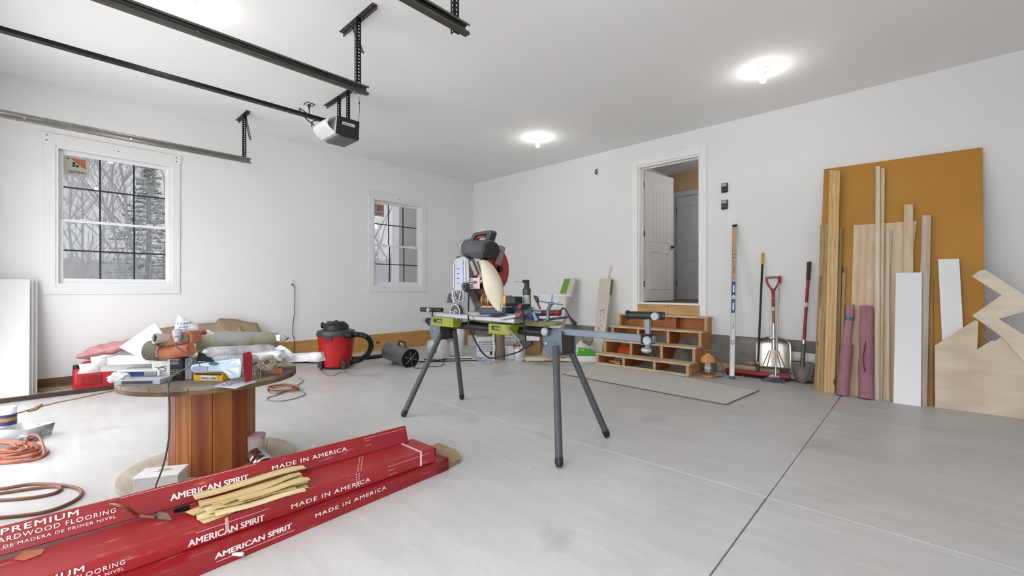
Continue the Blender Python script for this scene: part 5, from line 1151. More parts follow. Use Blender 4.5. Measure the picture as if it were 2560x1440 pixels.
# ================= BY THE WINDOW WALL, LEFT
DW=mat('drywall_paper','e4e4e4',.8,var=.02,scale=2)
ya=-7.05
for k,(lab,px,xb,ztop) in enumerate((('frontmost drywall sheet of the three leaning at the far left',73,.52,1.245),('middle drywall sheet of the three leaning at the far left',83,.45,1.25),('rear drywall sheet of the three leaning at the far left, nearest the wall',93,.38,1.25))):
    xt=.16-.05*k; yr=W(px,985,x=xb).y
    P=[V((xb,ya,.0)),V((xb,yr,.0)),V((xt,yr,ztop)),V((xt,ya,ztop))]
    n_=(P[1]-P[0]).cross(P[3]-P[0]).normalized(); n_=n_ if n_.x<0 else -n_
    part('drywall_sheet',MB().prism(P,n_*.0125),DW,None,lab,'drywall sheet',bevel=.001)
part('dark_trim',MB().box((.56,-7.05,0),(.60,-5.62,.045)),wood('dark_stained','4d3b2c','y',col2='33261b'),None,'long dark-stained board on the floor in front of the drywall sheets and red can','board',bevel=.002)
# red fuel can
g=V((.30,-6.13,.0)); t=thing('fuel_can','red plastic fuel can on the floor by the window wall, left of the reel table','fuel can',g)
RP=mat('can_red_plastic','b3202a',.4,var=.08)
b=MB().prism([V((.20,-6.33,.0)),V((.48,-6.33,.0)),V((.50,-5.96,.0)),V((.22,-5.94,.0))],(0,0,.25)); part('tank',b,RP,t,bevel=.03)
part('recess_panel',MB().prism([V((.4895,-6.27,.07)),V((.4935,-6.10,.07)),V((.4935,-6.10,.17)),V((.4895,-6.27,.17))],(.006,0,0)),mat('can_red_dark','8d161e',.5),t,bevel=.004)
part('handle',MB().tube([V((.35,-6.26,.245)),V((.35,-6.24,.30)),V((.35,-6.08,.30)),V((.35,-6.05,.245))],.014,8,sm=3),RP,t); part('spout_cap',MB().cyl((.35,-6.30,.24),(.35,-6.30,.285),.028,n=16),BLACK,t)
# pink fibreglass batt pile
FG=FLUFF
def pad(lab,C,sz,yaw,seed,m=None,name='insulation_batt',cat='insulation',lift=0,amp=.62):
    tt=thing(name,lab,cat,C); ca,sa=math.cos(yaw),math.sin(yaw); b=MB(); nu,nv=18,8; top=[];bot=[]
    for s in (1,-1):
        for j in range(nv+1):
            for i in range(nu+1):
                u_=i/nu*2-1; v_=j/nv*2-1; e=(1-abs(u_)**6)*(1-abs(v_)**4); x=u_*sz[0]*(1+.06*noise.noise(V((v_*3,seed,0)))); y=v_*sz[1]*(1+.1*noise.noise(V((u_*3,seed,4)))); z=sz[2]*(s*e*.5+.5)+s*e*sz[2]*amp*(noise.noise(V((u_*4,v_*4,seed)))+.5*noise.noise(V((u_*11,v_*7,seed+3)))) + lift*(u_+1)*.5
                b.v.append(V(C)+V((x*ca-y*sa,x*sa+y*ca,z)))
    K=(nu+1)*(nv+1)
    for s in (0,1):
        for j in range(nv):
            for i in range(nu):
                a=s*K+j*(nu+1)+i; b.f.append((a,a+1,a+nu+2,a+nu+1) if s==0 else (a,a+nu+1,a+nu+2,a+1))
    part('pad',b,m or FG,tt,ang=70,sub=1,doubles=True); return tt
pad('pink fibreglass batt resting on the red fuel can',V((.30,-5.95,.31)),(.36,.16,.12),1.45,2,lift=.16)
pad('pink insulation batt standing higher at the wall behind the white foam sheet',V((.16,-5.45,.38)),(.25,.10,.16),1.5,5,lift=.08)
part('cardboard_box',MB().box((.08,-5.75,0),(.5,-5.05,.36)),mat('kraft_dark','93765a',.85,var=.1,scale=5),None,'brown cardboard carton under the insulation, mostly hidden by the reel table','carton',bevel=.003)
KR=mat('kraft_paper','9c8670',.85,var=.12,scale=4)
b=MB(); 
def kr(u,v): 
    y=-5.55+1.15*u; x=.45-.32*v; z=.36+.27*v+.10*math.sin(u*math.pi)*v*(1 if u>.55 else .35)+.02*noise.noise(V((u*5,v*3,1))); return V((x,y,z))
part('kraft_sheet',b.grid(kr,24,8),KR,None,'wide bent brown cardboard sheet behind everything on the reel table','cardboard',solid=.006,loc=(.3,-5,.36))
pad('rolled brown cardboard hump right of the marked bag, at the window wall',V((.22,-4.75,.36)),(.22,.14,.20),1.57,9,KR,'cardboard_hump','cardboard')
part('storage_box',MB().box((.08,-5.02,0),(.5,-4.45,.355)),MATS['kraft_dark'],None,'second brown carton at the window wall hidden behind the reel table rolls','carton',bevel=.003)
# orange wire running to the wall
b=MB().tube([G(38,1036)+UP*.005,G(85,1022)+UP*.005,G(140,1008)+UP*.005,G(200,996)+UP*.005,V((.62,-5.9,.006))],.005,6,sm=5); part('thin_cord',b,mat('cord_rust','a5693f',.5),None,'thin rust-orange cord running along the floor to the window wall','cord')
b=MB().prism([G(68,1031)+UP*.002,G(90,1026)+UP*.002,G(108,1012)+UP*.004,G(95,1017)+UP*.004],UP*.01); part('splinter',b,mat('splinter_brown','8a6a4a',.8),None,'little brown wood splinter on the floor beside the thin cord','splinter')
# bottle, tub and orange cords at the left edge
g=G(18,1074); t=thing('glue_bottle','white-capped bottle with a dark blue and gold label at the left edge','bottle',g)
h=(1074-1022)*3.45/F*1.12
g.z=0
part('bottle',MB().lathe(g,UP,[(.05,0),(.054,.006),(.054,h*.72),(.05,h*.76)],24),mat('bottle_white','e6e6ea',.35),t)
part('label',MB().lathe(g,UP,[(.0545,h*.22),(.0545,h*.70)],24),mat('label_navy','22305e',.4,var=.08),t); part('label_band',MB().lathe(g,UP,[(.0548,h*.40),(.0548,h*.56)],24),mat('label_gold','a3743c',.4,var=.3,scale=30),t)
part('cap',MB().lathe(g,UP,[(.053,h*.76),(.055,h*.78),(.054,h*.97),(.05,h)],24),VINYL,t)
g=G(36,1108); t=thing('parts_tub','clear plastic parts tub at the left edge in front of the glue bottle','tub',g,rz=.2)
P0=[g+RA*x+FWD*y for x,y in ((-.13,-.0),(.09,-.0),(.10,.16),(-.13,.16))]; P1=[g+(p-g)*1.12+UP*.10 for p in P0]
b=MB().add(P0+P1,[(0,1,2,3)]+[(i,(i+1)%4,4+(i+1)%4,4+i) for i in range(4)]); part('tub',b,CLB,t,solid=.003)
blob('contents','jumble of small parts',None,(g.x-.0,g.y+.08,.04),(.08,.06,.03),mat('small_parts','8d8f97',.4,var=.5,scale=60),2,.3,parent=t)
CORO=mat('orange_cord','9e5338',.45,var=.12,scale=20)
def coilcord(lab,pts,r,m,hz=0):
    return part('wound_cable',MB().tube(pts,r,8,sm=6),m,None,lab,'cord')
rnd=random.Random(12); P=[]
def E(px,py,z=.009): p=W(px,py,z=z); return p
for k in range(9):
    w=1-.07*k; z=.010+.006*k
    for a in range(8):
        an=a*math.pi/4+k*.23; x=-5+ (130 if k<7 else 95)*w*math.cos(an)*rnd.uniform(.85,1.12); y=1128+(33-1.5*k)*w*math.sin(an)*rnd.uniform(.8,1.15)-k*1.5; P.append(E(x,y,z))
P+=[E(60,1110,.05),E(72,1090,.10),E(92,1088,.11),E(105,1105,.08),E(108,1140,.03),E(60,1152,.02)]
coilcord('tangled coil of orange extension cord on the floor at the left edge',P,.0075,CORO)
P=[E(-120,1232),E(0,1222),E(80,1210),E(150,1212),E(195,1222),E(203,1236),E(180,1255),E(120,1278),E(40,1290),E(-60,1295),E(-140,1280),E(-150,1262),E(-60,1254),E(60,1246),E(125,1236),E(150,1225),E(145,1217),E(100,1219),E(0,1233),E(-130,1250)]
coilcord('loose flat loops of brown extension cord in front of the coil, at the left edge',P,.009,mat('brown_cord','7a4a36',.45,var=.12,scale=20))
# small cord bundle behind the reel
P=[]
for k in range(7):
    for a in range(8):
        an=a*math.pi/4+k*.3; P.append(E(708+38*math.cos(an)*rnd.uniform(.8,1.1),968+7*math.sin(an)*rnd.uniform(.7,1.3),.01+.005*k))
coilcord('small bundled rust-orange cord on the floor right of the reel table',P,.006,mat('cord_rust2','a35f4a',.5,var=.15))
P=[E(745,945,.006),E(757,951,.006),E(748,960,.006),E(700,985,.006),E(672,993,.006),E(672,1000,.006),E(710,1002,.006),E(755,990,.006),E(760,982,.006),E(735,972,.006),E(690,984,.006),E(670,978,.006),E(672,968,.006)]
coilcord('thin grey cord looping around the small bundled cord',P,.005,mat('cord_grey','7b7a76',.5))
# things at the reel's foot
g=G(375,1248,.031); t=thing('metal_box','whitish taped box beside the foot of the reel, left side','box',V((g.x,g.y,.031)))
u=(RA*.96+FWD*.28).normalized(); f=UP.cross(u).normalized(); f=f if f.dot(FWD)>0 else -f
o_=W(334,1247,z=.031)
part('box',MB().frame(o_,u,f,UP,(.20,.13,.10)),mat('box_aluminium','d3d3d0',.4,var=.1,scale=8),t,bevel=.004); part('lid',MB().frame(o_-u*.004-f*.004+UP*.1,u,f,UP,(.208,.138,.012)),mat('lid_white','f0f0ef',.4),t,bevel=.003)
part('lid_scrap',MB().tube([o_+u*.06+f*.07+UP*.116,o_+u*.09+f*.05+UP*.122,o_+u*.14+f*.07+UP*.117],.005,6),CHROME,t); part('tape_strip',MB().frame(o_+u*.105-f*.0015,u,f,UP,(.008,.002,.1)),VINYL,t)
g=V((RC.x+.02,RC.y+.35,.031)); g=W(638,1150,z=.031); t=thing('paint_bucket','beige bucket with a pink lid half hidden behind the reel foot','bucket',V((g.x,g.y,.031)))
hb=W(638,1086,d=(g-CAM).dot(FWD)).z-.031
part('pail',MB().lathe((g.x,g.y,.031),UP,[(.05,0),(.056,hb*.9),(.056,hb*.93)],24),mat('pail_grey','b9b2b0',.5,var=.04),t); part('lid',MB().lathe((g.x,g.y,.031),UP,[(.058,hb*.92),(.06,hb*.94),(.06,hb),(.05,hb*1.005)],24),mat('lid_pink','c69aa4',.5,var=.05),t)
p0,p1=W(640,1140,d=2.72),W(662,1168,d=2.62); p1=p1+UP*.0; t=thing('metal_flask','ribbed shiny metal cylinder leaning against the foot of the reel','cylinder',V((p1.x,p1.y,.03)))
ax=(p1-p0).normalized(); b=MB().lathe(p0-ax*.02,ax,[(.035,0),(.05,.008)]+[(.052+.005*(i%2),.014+.012*i) for i in range(6)]+[(.05,.09),(.057,.095),(.058,.16),(.05,.165)],24); part('cylinder',b,CHROME,t,ang=60)
# ================= FLOORING CARTONS
def carton_mat(name,col,wear=.5):
    m=mat(name,col,.38,var=.06,scale=3); n=m.node_tree; N=n.nodes; L=n.links; p=N['Principled BSDF']; src=p.inputs['Base Color'].links[0].from_socket
    t=N.new('ShaderNodeTexCoord'); mp=N.new('ShaderNodeMapping'); mp.inputs['Scale'].default_value=(14,2.2,14); L.new(t.outputs['Object'],mp.inputs[0])
    no=N.new('ShaderNodeTexNoise'); no.inputs['Scale'].default_value=2.2; no.inputs['Detail'].default_value=8; no.inputs['Roughness'].default_value=.75; L.new(mp.outputs[0],no.inputs[0])
    r=N.new('ShaderNodeValToRGB'); r.color_ramp.elements[0].position=.60; r.color_ramp.elements[0].color=(0,0,0,1); r.color_ramp.elements[1].position=.72; r.color_ramp.elements[1].color=(wear,wear,wear,1); L.new(no.outputs['Fac'],r.inputs[0])
    q=N.new('ShaderNodeMix'); q.data_type='RGBA'; L.new(r.outputs[0],q.inputs[0]); L.new(src,q.inputs[6]); q.inputs[7].default_value=(*lin('d8a39a'),1); L.new(q.outputs[2],p.inputs['Base Color']); return m
CR=carton_mat('carton_red','8f1a21',.55); CR2=carton_mat('carton_red_worn','9a262b',.9); KRB=mat('carton_inside','8f7a61',.85,var=.08)
WT=mat('carton_print_white','efe6e4',.6,var=.05,scale=30)
def textfit(par,s,o,xd,up,length,h,m,bold=0,space=1.0):
    c=bpy.data.curves.new('t','FONT'); c.body=s; c.size=1; c.space_character=space; c.offset=0; c.extrude=.0005/h; c.resolution_u=3
    ob=bpy.data.objects.new('t',c); COL.objects.link(ob); dg=bpy.context.evaluated_depsgraph_get(); me=bpy.data.meshes.new_from_object(ob.evaluated_get(dg)); bpy.data.objects.remove(ob)
    xs=[v.co.x for v in me.vertices]; ys=[v.co.y for v in me.vertices]; sy=h/(max(ys)-min(ys)); sx=length/(max(xs)-min(xs))
    b=MB(); b.M=face_M(o,xd,up)@MX.Diagonal((sx,sy,sy,1))@MX.Translation((-min(xs),-min(ys),0)); 
    for k_ in ((0,) if bold<=0 else (-.5,.5,1.5)): b.add([v.co+V((bold*1.3*k_,bold*.4*k_,.0002*k_)) for v in me.vertices],[tuple(p.vertices) for p in me.polygons])
    return part('lettering',b,m,par,flat=True,kind='stuff')
class Carton:
    """front-bottom edge runs from r (right end) to l; face axis up; depth axis back"""
    def __init__(s,name,lab,r,l,up,hh,dep,m,openend=False):
        s.r=V(r); s.l=V(l); s.x=(s.r-s.l).normalized(); s.up=V(up).normalized(); s.up=(s.up-s.x*s.up.dot(s.x)).normalized(); s.n=s.x.cross(s.up); s.h=hh; s.L=(s.r-s.l).length
        s.t=thing('flooring_carton',lab,'carton',s.l,group='red flooring cartons'); b=MB(); o=s.l
        # slightly sagging body
        ns=16; vs=[];fs=[]
        for i in range(ns+1):
            w=.0025*noise.noise(V((i*.6,hh*30,dep*9))); p=o+s.x*(s.L*i/ns)
            vs+=[p+s.n*w,p-s.n*dep,p-s.n*dep+s.up*hh,p+s.n*w+s.up*(hh+w)]
        for i in range(ns):
            for j in range(4): fs.append((i*4+j,i*4+(j+1)%4,(i+1)*4+(j+1)%4,(i+1)*4+j))
        fs+=[(3,2,1,0)]+([] if openend else [tuple(ns*4+j for j in range(4))])
        s.o=part('carton_body',b.add(vs,fs),m,s.t,bevel=.003 if not openend else 0,solid=.003 if openend else 0)
    def fp(s,px,py,off=.0): return W(px,py,pl=(s.n,s.l+s.n*off))
    def txt(s,str_,pa,pb,h,bold=0,space=1.0):
        a=s.fp(*pa); ua=(a-s.l).dot(s.x); va=(a-s.l).dot(s.up); c=s.fp(*pb); ub=(c-s.l).dot(s.x)
        return textfit(s.o,str_,s.l+s.x*ua+s.up*va+s.n*.0028,s.x,s.up,ub-ua,h,WT,bold,space)
    def ucol(s,px,v):
        k=(px-1280)/F; q=s.l+s.up*v-CAM; a=s.x.dot(RA)-k*s.x.dot(FWD); c=q.dot(RA)-k*q.dot(FWD); return -c/a
    def txt2(s,str_,pxa,pxb,v,h,bold=0,space=1.0):
        ua,ub=s.ucol(pxa,v),s.ucol(pxb,v); return textfit(s.o,str_,s.l+s.x*ua+s.up*v+s.n*.0028,s.x,s.up,ub-ua,h,WT,bold,space)
    def line(s,pa,pb,dv=0,w=.0016):
        a=s.fp(*pa); c=s.fp(*pb); ua=(a-s.l).dot(s.x); va=(a-s.l).dot(s.up)+dv; ub=(c-s.l).dot(s.x)
        part('printed_line',MB().frame(s.l+s.x*ua+s.up*va+s.n*.0022,s.x,s.up,s.n,(ub-ua,w,.0006)),WT,s.o)
Z=UP
c3=Carton('c','bottom red flooring carton lying on the floor, its right end torn open',(5.095,-4.80,.0),(5.215,-6.95,.0),Z,.075,.25,CR,True)
c2=Carton('c','middle red flooring carton with the wood shims lying on top of it',(5.085,-4.90,.078),(5.085,-7.0,.078),Z,.088,.235,CR2)
al=math.radians(21); upv=V((-math.sin(al),0,math.cos(al)))
c1=Carton('c','rear tilted red flooring carton resting behind the other two, nearest the reel',(4.885,-4.955,.167),(4.80,-6.95,.167),upv,.103,.19,CR)
c4=Carton('c','lowest red flooring carton underneath the tilted rear one',(4.80,-5.02,.0),(4.74,-6.95,.0),Z,.085,.2,CR)
b='';
def spirit(c,a,e,h): 
    c.txt('AMERICAN SPIRIT',a,e,h,.022); 
c2.txt('AMERICAN SPIRIT',(470,1368),(660,1306),.027,.022); c2.line((465,1374),(665,1308),-.008); c2.line((490,1335),(672,1280),.004)
c2.txt('MADE IN AMERICA',(728,1272),(925,1210),.021,.006,1.15)
c3.txt('AMERICAN SPIRIT',(537,1398),(728,1330),.022,.022); c3.line((540,1402),(735,1330),-.006)
c3.txt('MADE IN AMERICA',(788,1294),(965,1230),.018,.002,1.2)
c1.txt('AMERICAN SPIRIT',(426,1253),(621,1203),.027,.022); c1.line((470,1261),(622,1217),-.005); c1.line((300,1255),(640,1165),.014,.0012)
c1.txt('MADE IN AMERICA',(681,1176),(867,1128),.021,.006,1.15)
c1.txt2('PREMIUM',2,196,.072,.021,.012,1.15); c1.txt2('HARDWOOD FLOORING',-28,290,.046,.017,-.008,1.15); c1.txt2('PISOS DE MADERA DE PRIMER NIVEL',-62,290,.024,.011,-.008,1.15)
c2.txt2('PREMIUM',20,210,.058,.021,.012,1.15); c2.txt2('HARDWOOD FLOORING',-5,313,.034,.017,-.008,1.15); c2.txt2('PISOS DE MADERA DE PRIMER NIVEL',-45,310,.014,.011,-.008,1.15)
c1.line((908,1098),(1010,1072),.0,.0012); c1.line((908,1098),(925,1094),-.014,.0012); c1.line((910,1104),(925,1100),-.026,.0012)
c2.line((968,1168),(1072,1132),.0,.0012); c2.line((970,1172),(985,1168),-.012,.0012); c2.line((972,1186),(992,1180),-.004,.0012)
# strap, staples/dashes, tape
yS=W(1052,1140,x=5.087).y
part('strap',MB().box((4.85,yS-.006,.1662),(5.087,yS+.006,.168)).box((5.087,yS-.006,.082),(5.089,yS+.006,.168)),mat('strap_white','dcc9c6',.5),c2.t)
b=MB()
for k in range(9):
    y0=-5.30-.012*k; 
    for q in (0,.018): b.box((4.90+.02*k,y0+q,.1665),(4.908+.02*k,y0+q+.004,.1672))
for k in range(6):
    for q in (0,.014): b.box((5.0875,-5.415+q,.155-.013*k),(5.0882,-5.411+q,.162-.013*k))
part('perforation',b,WT,c2.t,kind='stuff')
yt=W(566,1325,x=5.088).y; part('tape_strip',MB().prism([V((5.0885,yt-.006,.160)),V((5.0885,yt+.006,.160)),V((5.0885,yt+.011,.10)),V((5.0885,yt+.004,.11)),V((5.0885,yt-.003,.098))],(.0006,0,0)),mat('tape_pink','d9a9a8',.4),c2.t)
# torn cardboard flaps of the lowest carton
e=c3.r
part('end_flap',MB().prism([e+V((-.245,.0,.075)),e+V((-.24,.10,.085)),e+V((-.12,.155,.055)),e+V((-.05,.15,.02)),e+V((-.05,.06,.0)),e+V((-.16,.01,.0))],(.003,.002,.003)),KRB,c3.t,label='torn brown cardboard end flap')
part('end_flap',MB().prism([e+V((-.22,.0,.002)),e+V((-.01,.0,.002)),e+V((-.03,.13,.004)),e+V((-.19,.16,.004))],(0,0,.003)),KRB,c3.t)
part('flooring_end',MB().box((e.x-.22,e.y-.3,.004),(e.x-.012,e.y-.02,.03)),wood('dark_flooring','5f5148','y'),c3.t); part('flooring_end',MB().box((e.x-.20,e.y-.3,.032),(e.x-.012,e.y-.012,.05)),MATS['dark_flooring'],c3.t)
part('end_flap',MB().prism([c2.r+V((-.0,0,0.002)),c2.r+V((-.235,0,.002)),c2.r+V((-.20,.03,.06)),c2.r+V((-.02,.025,.07))],(0,.003,0)),CR2,c2.t)
# wood shims
SH=[wood('shim_%d'%i,c,'y',col2=d,grain=.6,var=.08) for i,(c,d) in enumerate((('d9c79a','c3ab78'),('cfb885','b59a64'),('dfd0a8','c8b482')))]
rnd=random.Random(21)
shim=[((488,1250),(765,1170),.032,.036),((500,1268),(760,1195),.03,.026),((520,1285),(770,1205),.04,.018),((484,1290),(745,1178),.03,.012),((495,1302),(772,1218),.03,.006),((530,1275),(740,1222),.026,.030),((560,1262),(755,1186),.02,.040),((510,1310),(700,1232),.03,.001),((600,1255),(776,1200),.025,.044),((540,1292),(765,1228),.022,.022)]
names=('topmost broad pale shim','long shim second from the top','mid-stack shim sticking out right','shim poking out furthest left','low shim under the stack, right end lowest','short shim in the middle layers','narrow top shim along the upper edge','lowest shim touching the carton lid','short uppermost shim at the right','thin shim near the front edge')
for (a,c,w,dz),nm in zip(shim,names):
    z=.170+dz; A=W(a[0],a[1],z=z); B=W(c[0],c[1],z=z+.003); u=(B-A).normalized(); f=UP.cross(u).normalized(); f=f if f.dot(FWD)>0 else -f; L=(B-A).length; b=MB(); n=8; vs=[];fs=[]
    for i in range(n+1):
        p=A+u*(L*i/n)+UP*(.003*math.sin(i*.9+w*90)); ww=w*(1+.12*noise.noise(V((i*.8,w*50,dz*90))))*2.1; 
        if i==n: ww*=.7
        vs+=[p,p+f*ww,p+f*ww+UP*.0035,p+UP*.0035]
    for i in range(n):
        for j in range(4): fs.append((i*4+j,i*4+(j+1)%4,(i+1)*4+(j+1)%4,(i+1)*4+j))
    fs+=[(3,2,1,0),tuple(n*4+j for j in range(4))]
    part('wood_shim',b.add(vs,fs),SH[rnd.randrange(3)],None,nm+' of the heap on the middle red carton','wood strip',group='thin wood strips on the red cartons')
# cord end, tag and clip on the cartons
q=[W(225,1268,z=.05),W(262,1262,z=.20),W(288,1262,z=.285),W(320,1272,z=.262),W(345,1288,z=.19),W(388,1294,z=.178)]
part('cord_end',MB().tube([E(190,1275,.01)]+q,.006,8,sm=5),mat('brown_cord','7a4a36'),None,'brown cord draped over the tilted rear carton onto the middle one','cord')
P=[W(386,1288,z=.17),W(395,1298,z=.17),W(428,1300,z=.19),W(420,1285,z=.2),W(400,1280,z=.185)]; part('tag',MB().prism(P,UP*.003),mat('tag_brown','6d5a48',.8,var=.2),None,'crumpled brown paper tag on the middle carton at the cord end','tag')
P=[W(434,1284,z=.172),W(476,1276,z=.172),W(474,1262,z=.20),W(436,1272,z=.20)]; t_=part('clip',MB().prism(P,V((-.012,0,.002))),BLACK,None,'small black plastic clip between the tilted carton and the shims','clip',bevel=.002)
P=[G(535,1402)+UP*.004,G(575,1398)+UP*.004,G(612,1402)+UP*.004]
part('plastic_shard',MB().tube([W(533,1389,z=.02),W(560,1384,z=.03),W(608,1386,z=.03)],lambda s:.006*(.35+s),6),mat('shard_white','dfe3ea',.3),None,'thin white plastic wall anchor leaning at the foot of the bottom carton','plastic piece')
P=[W(35,1398,z=.168),W(60,1378,z=.168),W(112,1372,z=.168),W(105,1385,z=.168),W(60,1402,z=.168)]; part('torn_cardboard',MB().prism(P,UP*.0015),mat('torn_tan','b06a4a',.85,var=.2),c2.t,label='torn tan patch on the lid')
# ================= SHOP VACUUM AND HEATER
g=V((1.30,-3.72,0)); g=W(826,925,z=0); g=g+FWD*.2
H=.56; t=thing('shop_vacuum','red shop vacuum with black lid and hose beside the window wall','vacuum cleaner',V((g.x,g.y,0)),group=None)
VR=mat('vacuum_red','b51d20',.35,var=.05)
zz=lambda py:1.15-(py-720)*(g-CAM).dot(FWD)/F
part('drum',MB().lathe((g.x,g.y,0),UP,[(.19,.035),(.205,.045),(.235,zz(870)),(.25,zz(840)),(.258,zz(838))],36),VR,t)
part('drum_foot',MB().lathe((g.x,g.y,0),UP,[(.20,.02),(.205,.04),(.2,.05)],30),mat('vacuum_dark_red','6e1214',.5),t)
part('lid',MB().lathe((g.x,g.y,0),UP,[(.262,zz(838)),(.268,zz(834)),(.255,zz(826)),(.2,zz(823)),(.05,zz(822))],36),mat('lid_grey_black','3b3b3e',.4,var=.1),t)
b=MB(); L=[(.17,zz(826)),(.175,zz(816)),(.15,zz(809)),(.09,zz(805)),(.02,zz(804))]; b.lathe((g.x,g.y,0),UP,L,28); part('motor_head',b,BLACK,t)
part('handle',MB().prism([V((g.x,g.y,0))+RA*x-FWD*.03+UP*z for x,z in ((-.14,zz(806)),(-.12,zz(803)),(.10,zz(803)),(.13,zz(806)))],FWD*.06),mat('vac_handle','2a2a2c',.35),t,bevel=.006)
part('knob',MB().cyl(g*1+V((0,0,zz(806)-g.z)),g+V((0,0,zz(800)-g.z)),.02,n=12),BLACK,t)
part('inlet',MB().cyl(V((g.x,g.y,zz(813)))-RA*.14,V((g.x,g.y,zz(813)))-RA*.20,.03,n=16).cyl(V((g.x,g.y,zz(813)))-RA*.195,V((g.x,g.y,zz(813)))-RA*.205,.045,n=16),BLACK,t)
part('latch',MB().frame(V((g.x,g.y,zz(846)))-FWD*.262-RA*.05,RA,FWD,UP,(.10,.02,zz(833)-zz(846))),BLACK,t,bevel=.004)
part('latch',MB().frame(V((g.x,g.y,zz(846)))+RA*.245-FWD*.05,RA,FWD,UP,(.02,.1,zz(833)-zz(846))),BLACK,t,bevel=.004)
for a in (-2.2,-.75,.8,2.3):
    d_=(RA*math.cos(a)+FWD*math.sin(a)); c=V((g.x,g.y,0))+d_*.235
    cs=part('caster',MB().frame(c-RA*.035-FWD*.03+UP*.03,RA,FWD,UP,(.07,.06,.10)),BLACK,t,bevel=.008); part('wheel',MB().cyl(c+V((0,0,.03))-RA*.015,c+V((0,0,.03))+RA*.015,.03,n=16),mat('wheel_grey','55565a',.4),cs)
hp=[W(868,838,d=(g-CAM).dot(FWD)),W(895,836,d=6.2),W(918,843,d=6.25),W(928,862,d=6.25),W(920,884,d=6.2),W(900,899,d=6.15),W(875,907,d=6.1)]
sp_=smooth(hp,14); b=MB(); n=len(sp_)-1; b.tube(sp_,lambda s:.036+.004*math.cos(s*n*math.pi),14); part('hose',b,mat('hose_black','111112',.35),t)
part('hose_cuff',MB().tube([W(862,838,d=6.15),W(878,838,d=6.17)],.044,14),BLACK,t)
part('power_cord',MB().tube([G(800,925)+UP*.006,G(815,938)+UP*.006,G(832,940)+UP*.006,G(850,932)+UP*.006,G(868,931)+UP*.006,G(855,926)+UP*.006,G(842,925)+UP*.006],.005,6,sm=5),mat('cord_grey','7b7a76'),t)
part('vacuum_wand',MB().tube([W(722,903,z=.03),W(790,903,z=.03),W(870,897,z=.03),W(930,893,z=.03),W(962,888,z=.03)],.032,12),mat('hose_black','111112'),None,'long black vacuum wand on the floor along the wall behind the vacuum','wand')
# torpedo heater
c0,c1=W(972,876,d=6.75),W(1026,896,d=6.35)
g=G(1012,922); t=thing('torpedo_heater','grey torpedo heater on a black stand right of the vacuum','heater',V((g.x,g.y,0)))
ax=(c1-c0).normalized(); L=(c1-c0).length
HG_=mat('heater_grey','63656a',.35,metal=.4,var=.12,scale=8)
part('barrel',MB().lathe(c0,ax,[(.10,-.02),(.125,0),(.138,.02),(.138,L),(.132,L+.005)],30),HG_,t)
part('front_ring',MB().lathe(c1,ax,[(.139,-.01),(.143,.0),(.143,.012),(.125,.013)],30),BLKM,t); part('outlet_bore',MB().cyl(c1+ax*.006,c1+ax*.010,.124,n=28),MATS['bore_dark'],t)
b=MB(); u=ax.cross(UP).normalized(); v=u.cross(ax)
for k in range(3): 
    a=k*math.pi/3+.3; d_=u*math.cos(a)+v*math.sin(a); b.tube([c1+ax*.013-d_*.11,c1+ax*.013+d_*.11],.005,5)
part('grille',b,STEEL,t)
cm=c0.lerp(c1,.55); part('stand_box',MB().prism([V((cm.x,cm.y,0))-RA*.14,V((cm.x,cm.y,0))+RA*.22,V((cm.x,cm.y,cm.z-.11))+RA*.16,V((cm.x,cm.y,cm.z-.10))-RA*.10],FWD*.14),mat('stand_black','202023',.5,var=.2,scale=40),t,bevel=.004)
part('side_panel',MB().frame(V((cm.x,cm.y,.02))-RA*.10-FWD*.003,RA,FWD,UP,(.12,.004,.11)),mat('panel_speckle','4a4a4d',.6,var=.4,scale=90),t)
hd=c0.lerp(c1,.62)+UP*.13; b=MB().tube([hd-ax*.09,hd-ax*.06+UP*.07,hd+ax*.07+UP*.07,hd+ax*.11],.014,8); part('handle',b,BLACK,t); part('handle_label',MB().frame(hd-ax*.05+UP*.035-FWD*.02,ax,-FWD,UP,(.1,.004,.025)),mat('label_olive','a39a62',.5),t)
part('cord',MB().tube([V((cm.x,cm.y,.02))+RA*.2,G(1040,922)+UP*.006,G(1070,918)+UP*.006,G(1105,915)+UP*.006,G(1112,902)+UP*.03,G(1135,893)+UP*.02,G(1175,902)+UP*.008,G(1215,904)+UP*.008],.006,6,sm=5),BLACK,t)
# ================= CLUTTER IN THE FAR CORNER
g=G(1092,903)+FWD*.05; g.z=0; zz=lambda py:1.15-(py-720)*(g-CAM).dot(FWD)/F
t=thing('propane_tank','grey-white propane tank standing left of the white bucket','gas tank',g)
part('tank',MB().lathe(g,UP,[(.10,.02),(.155,.05),(.168,.09),(.168,zz(862)),(.15,zz(853)),(.09,zz(848)),(.02,zz(846))],30),mat('tank_grey','c2c3c5',.4,var=.12,scale=20),t)
part('foot_ring',MB().lathe(g,UP,[(.11,0),(.115,.0),(.12,.03),(.11,.035)],24),BLACK,t)
part('collar',MB().lathe(g,UP,[(.085,zz(852)),(.09,zz(838)),(.086,zz(838)),(.08,zz(850))],24),mat('tank_grey','c2c3c5'),t); part('valve',MB().cyl(g+UP*zz(848),g+UP*zz(838),.022,n=10),HB,t)
part('label',MB().prism([g-FWD*.169+RA*x+UP*z for x,z in ((-.06,zz(880)),(.02,zz(880)),(.02,zz(866)),(-.06,zz(866)))],-FWD*.002),mat('tank_label','b4666a',.5,var=.3,scale=40),t)
def fpt(px,py): return G(px,py)
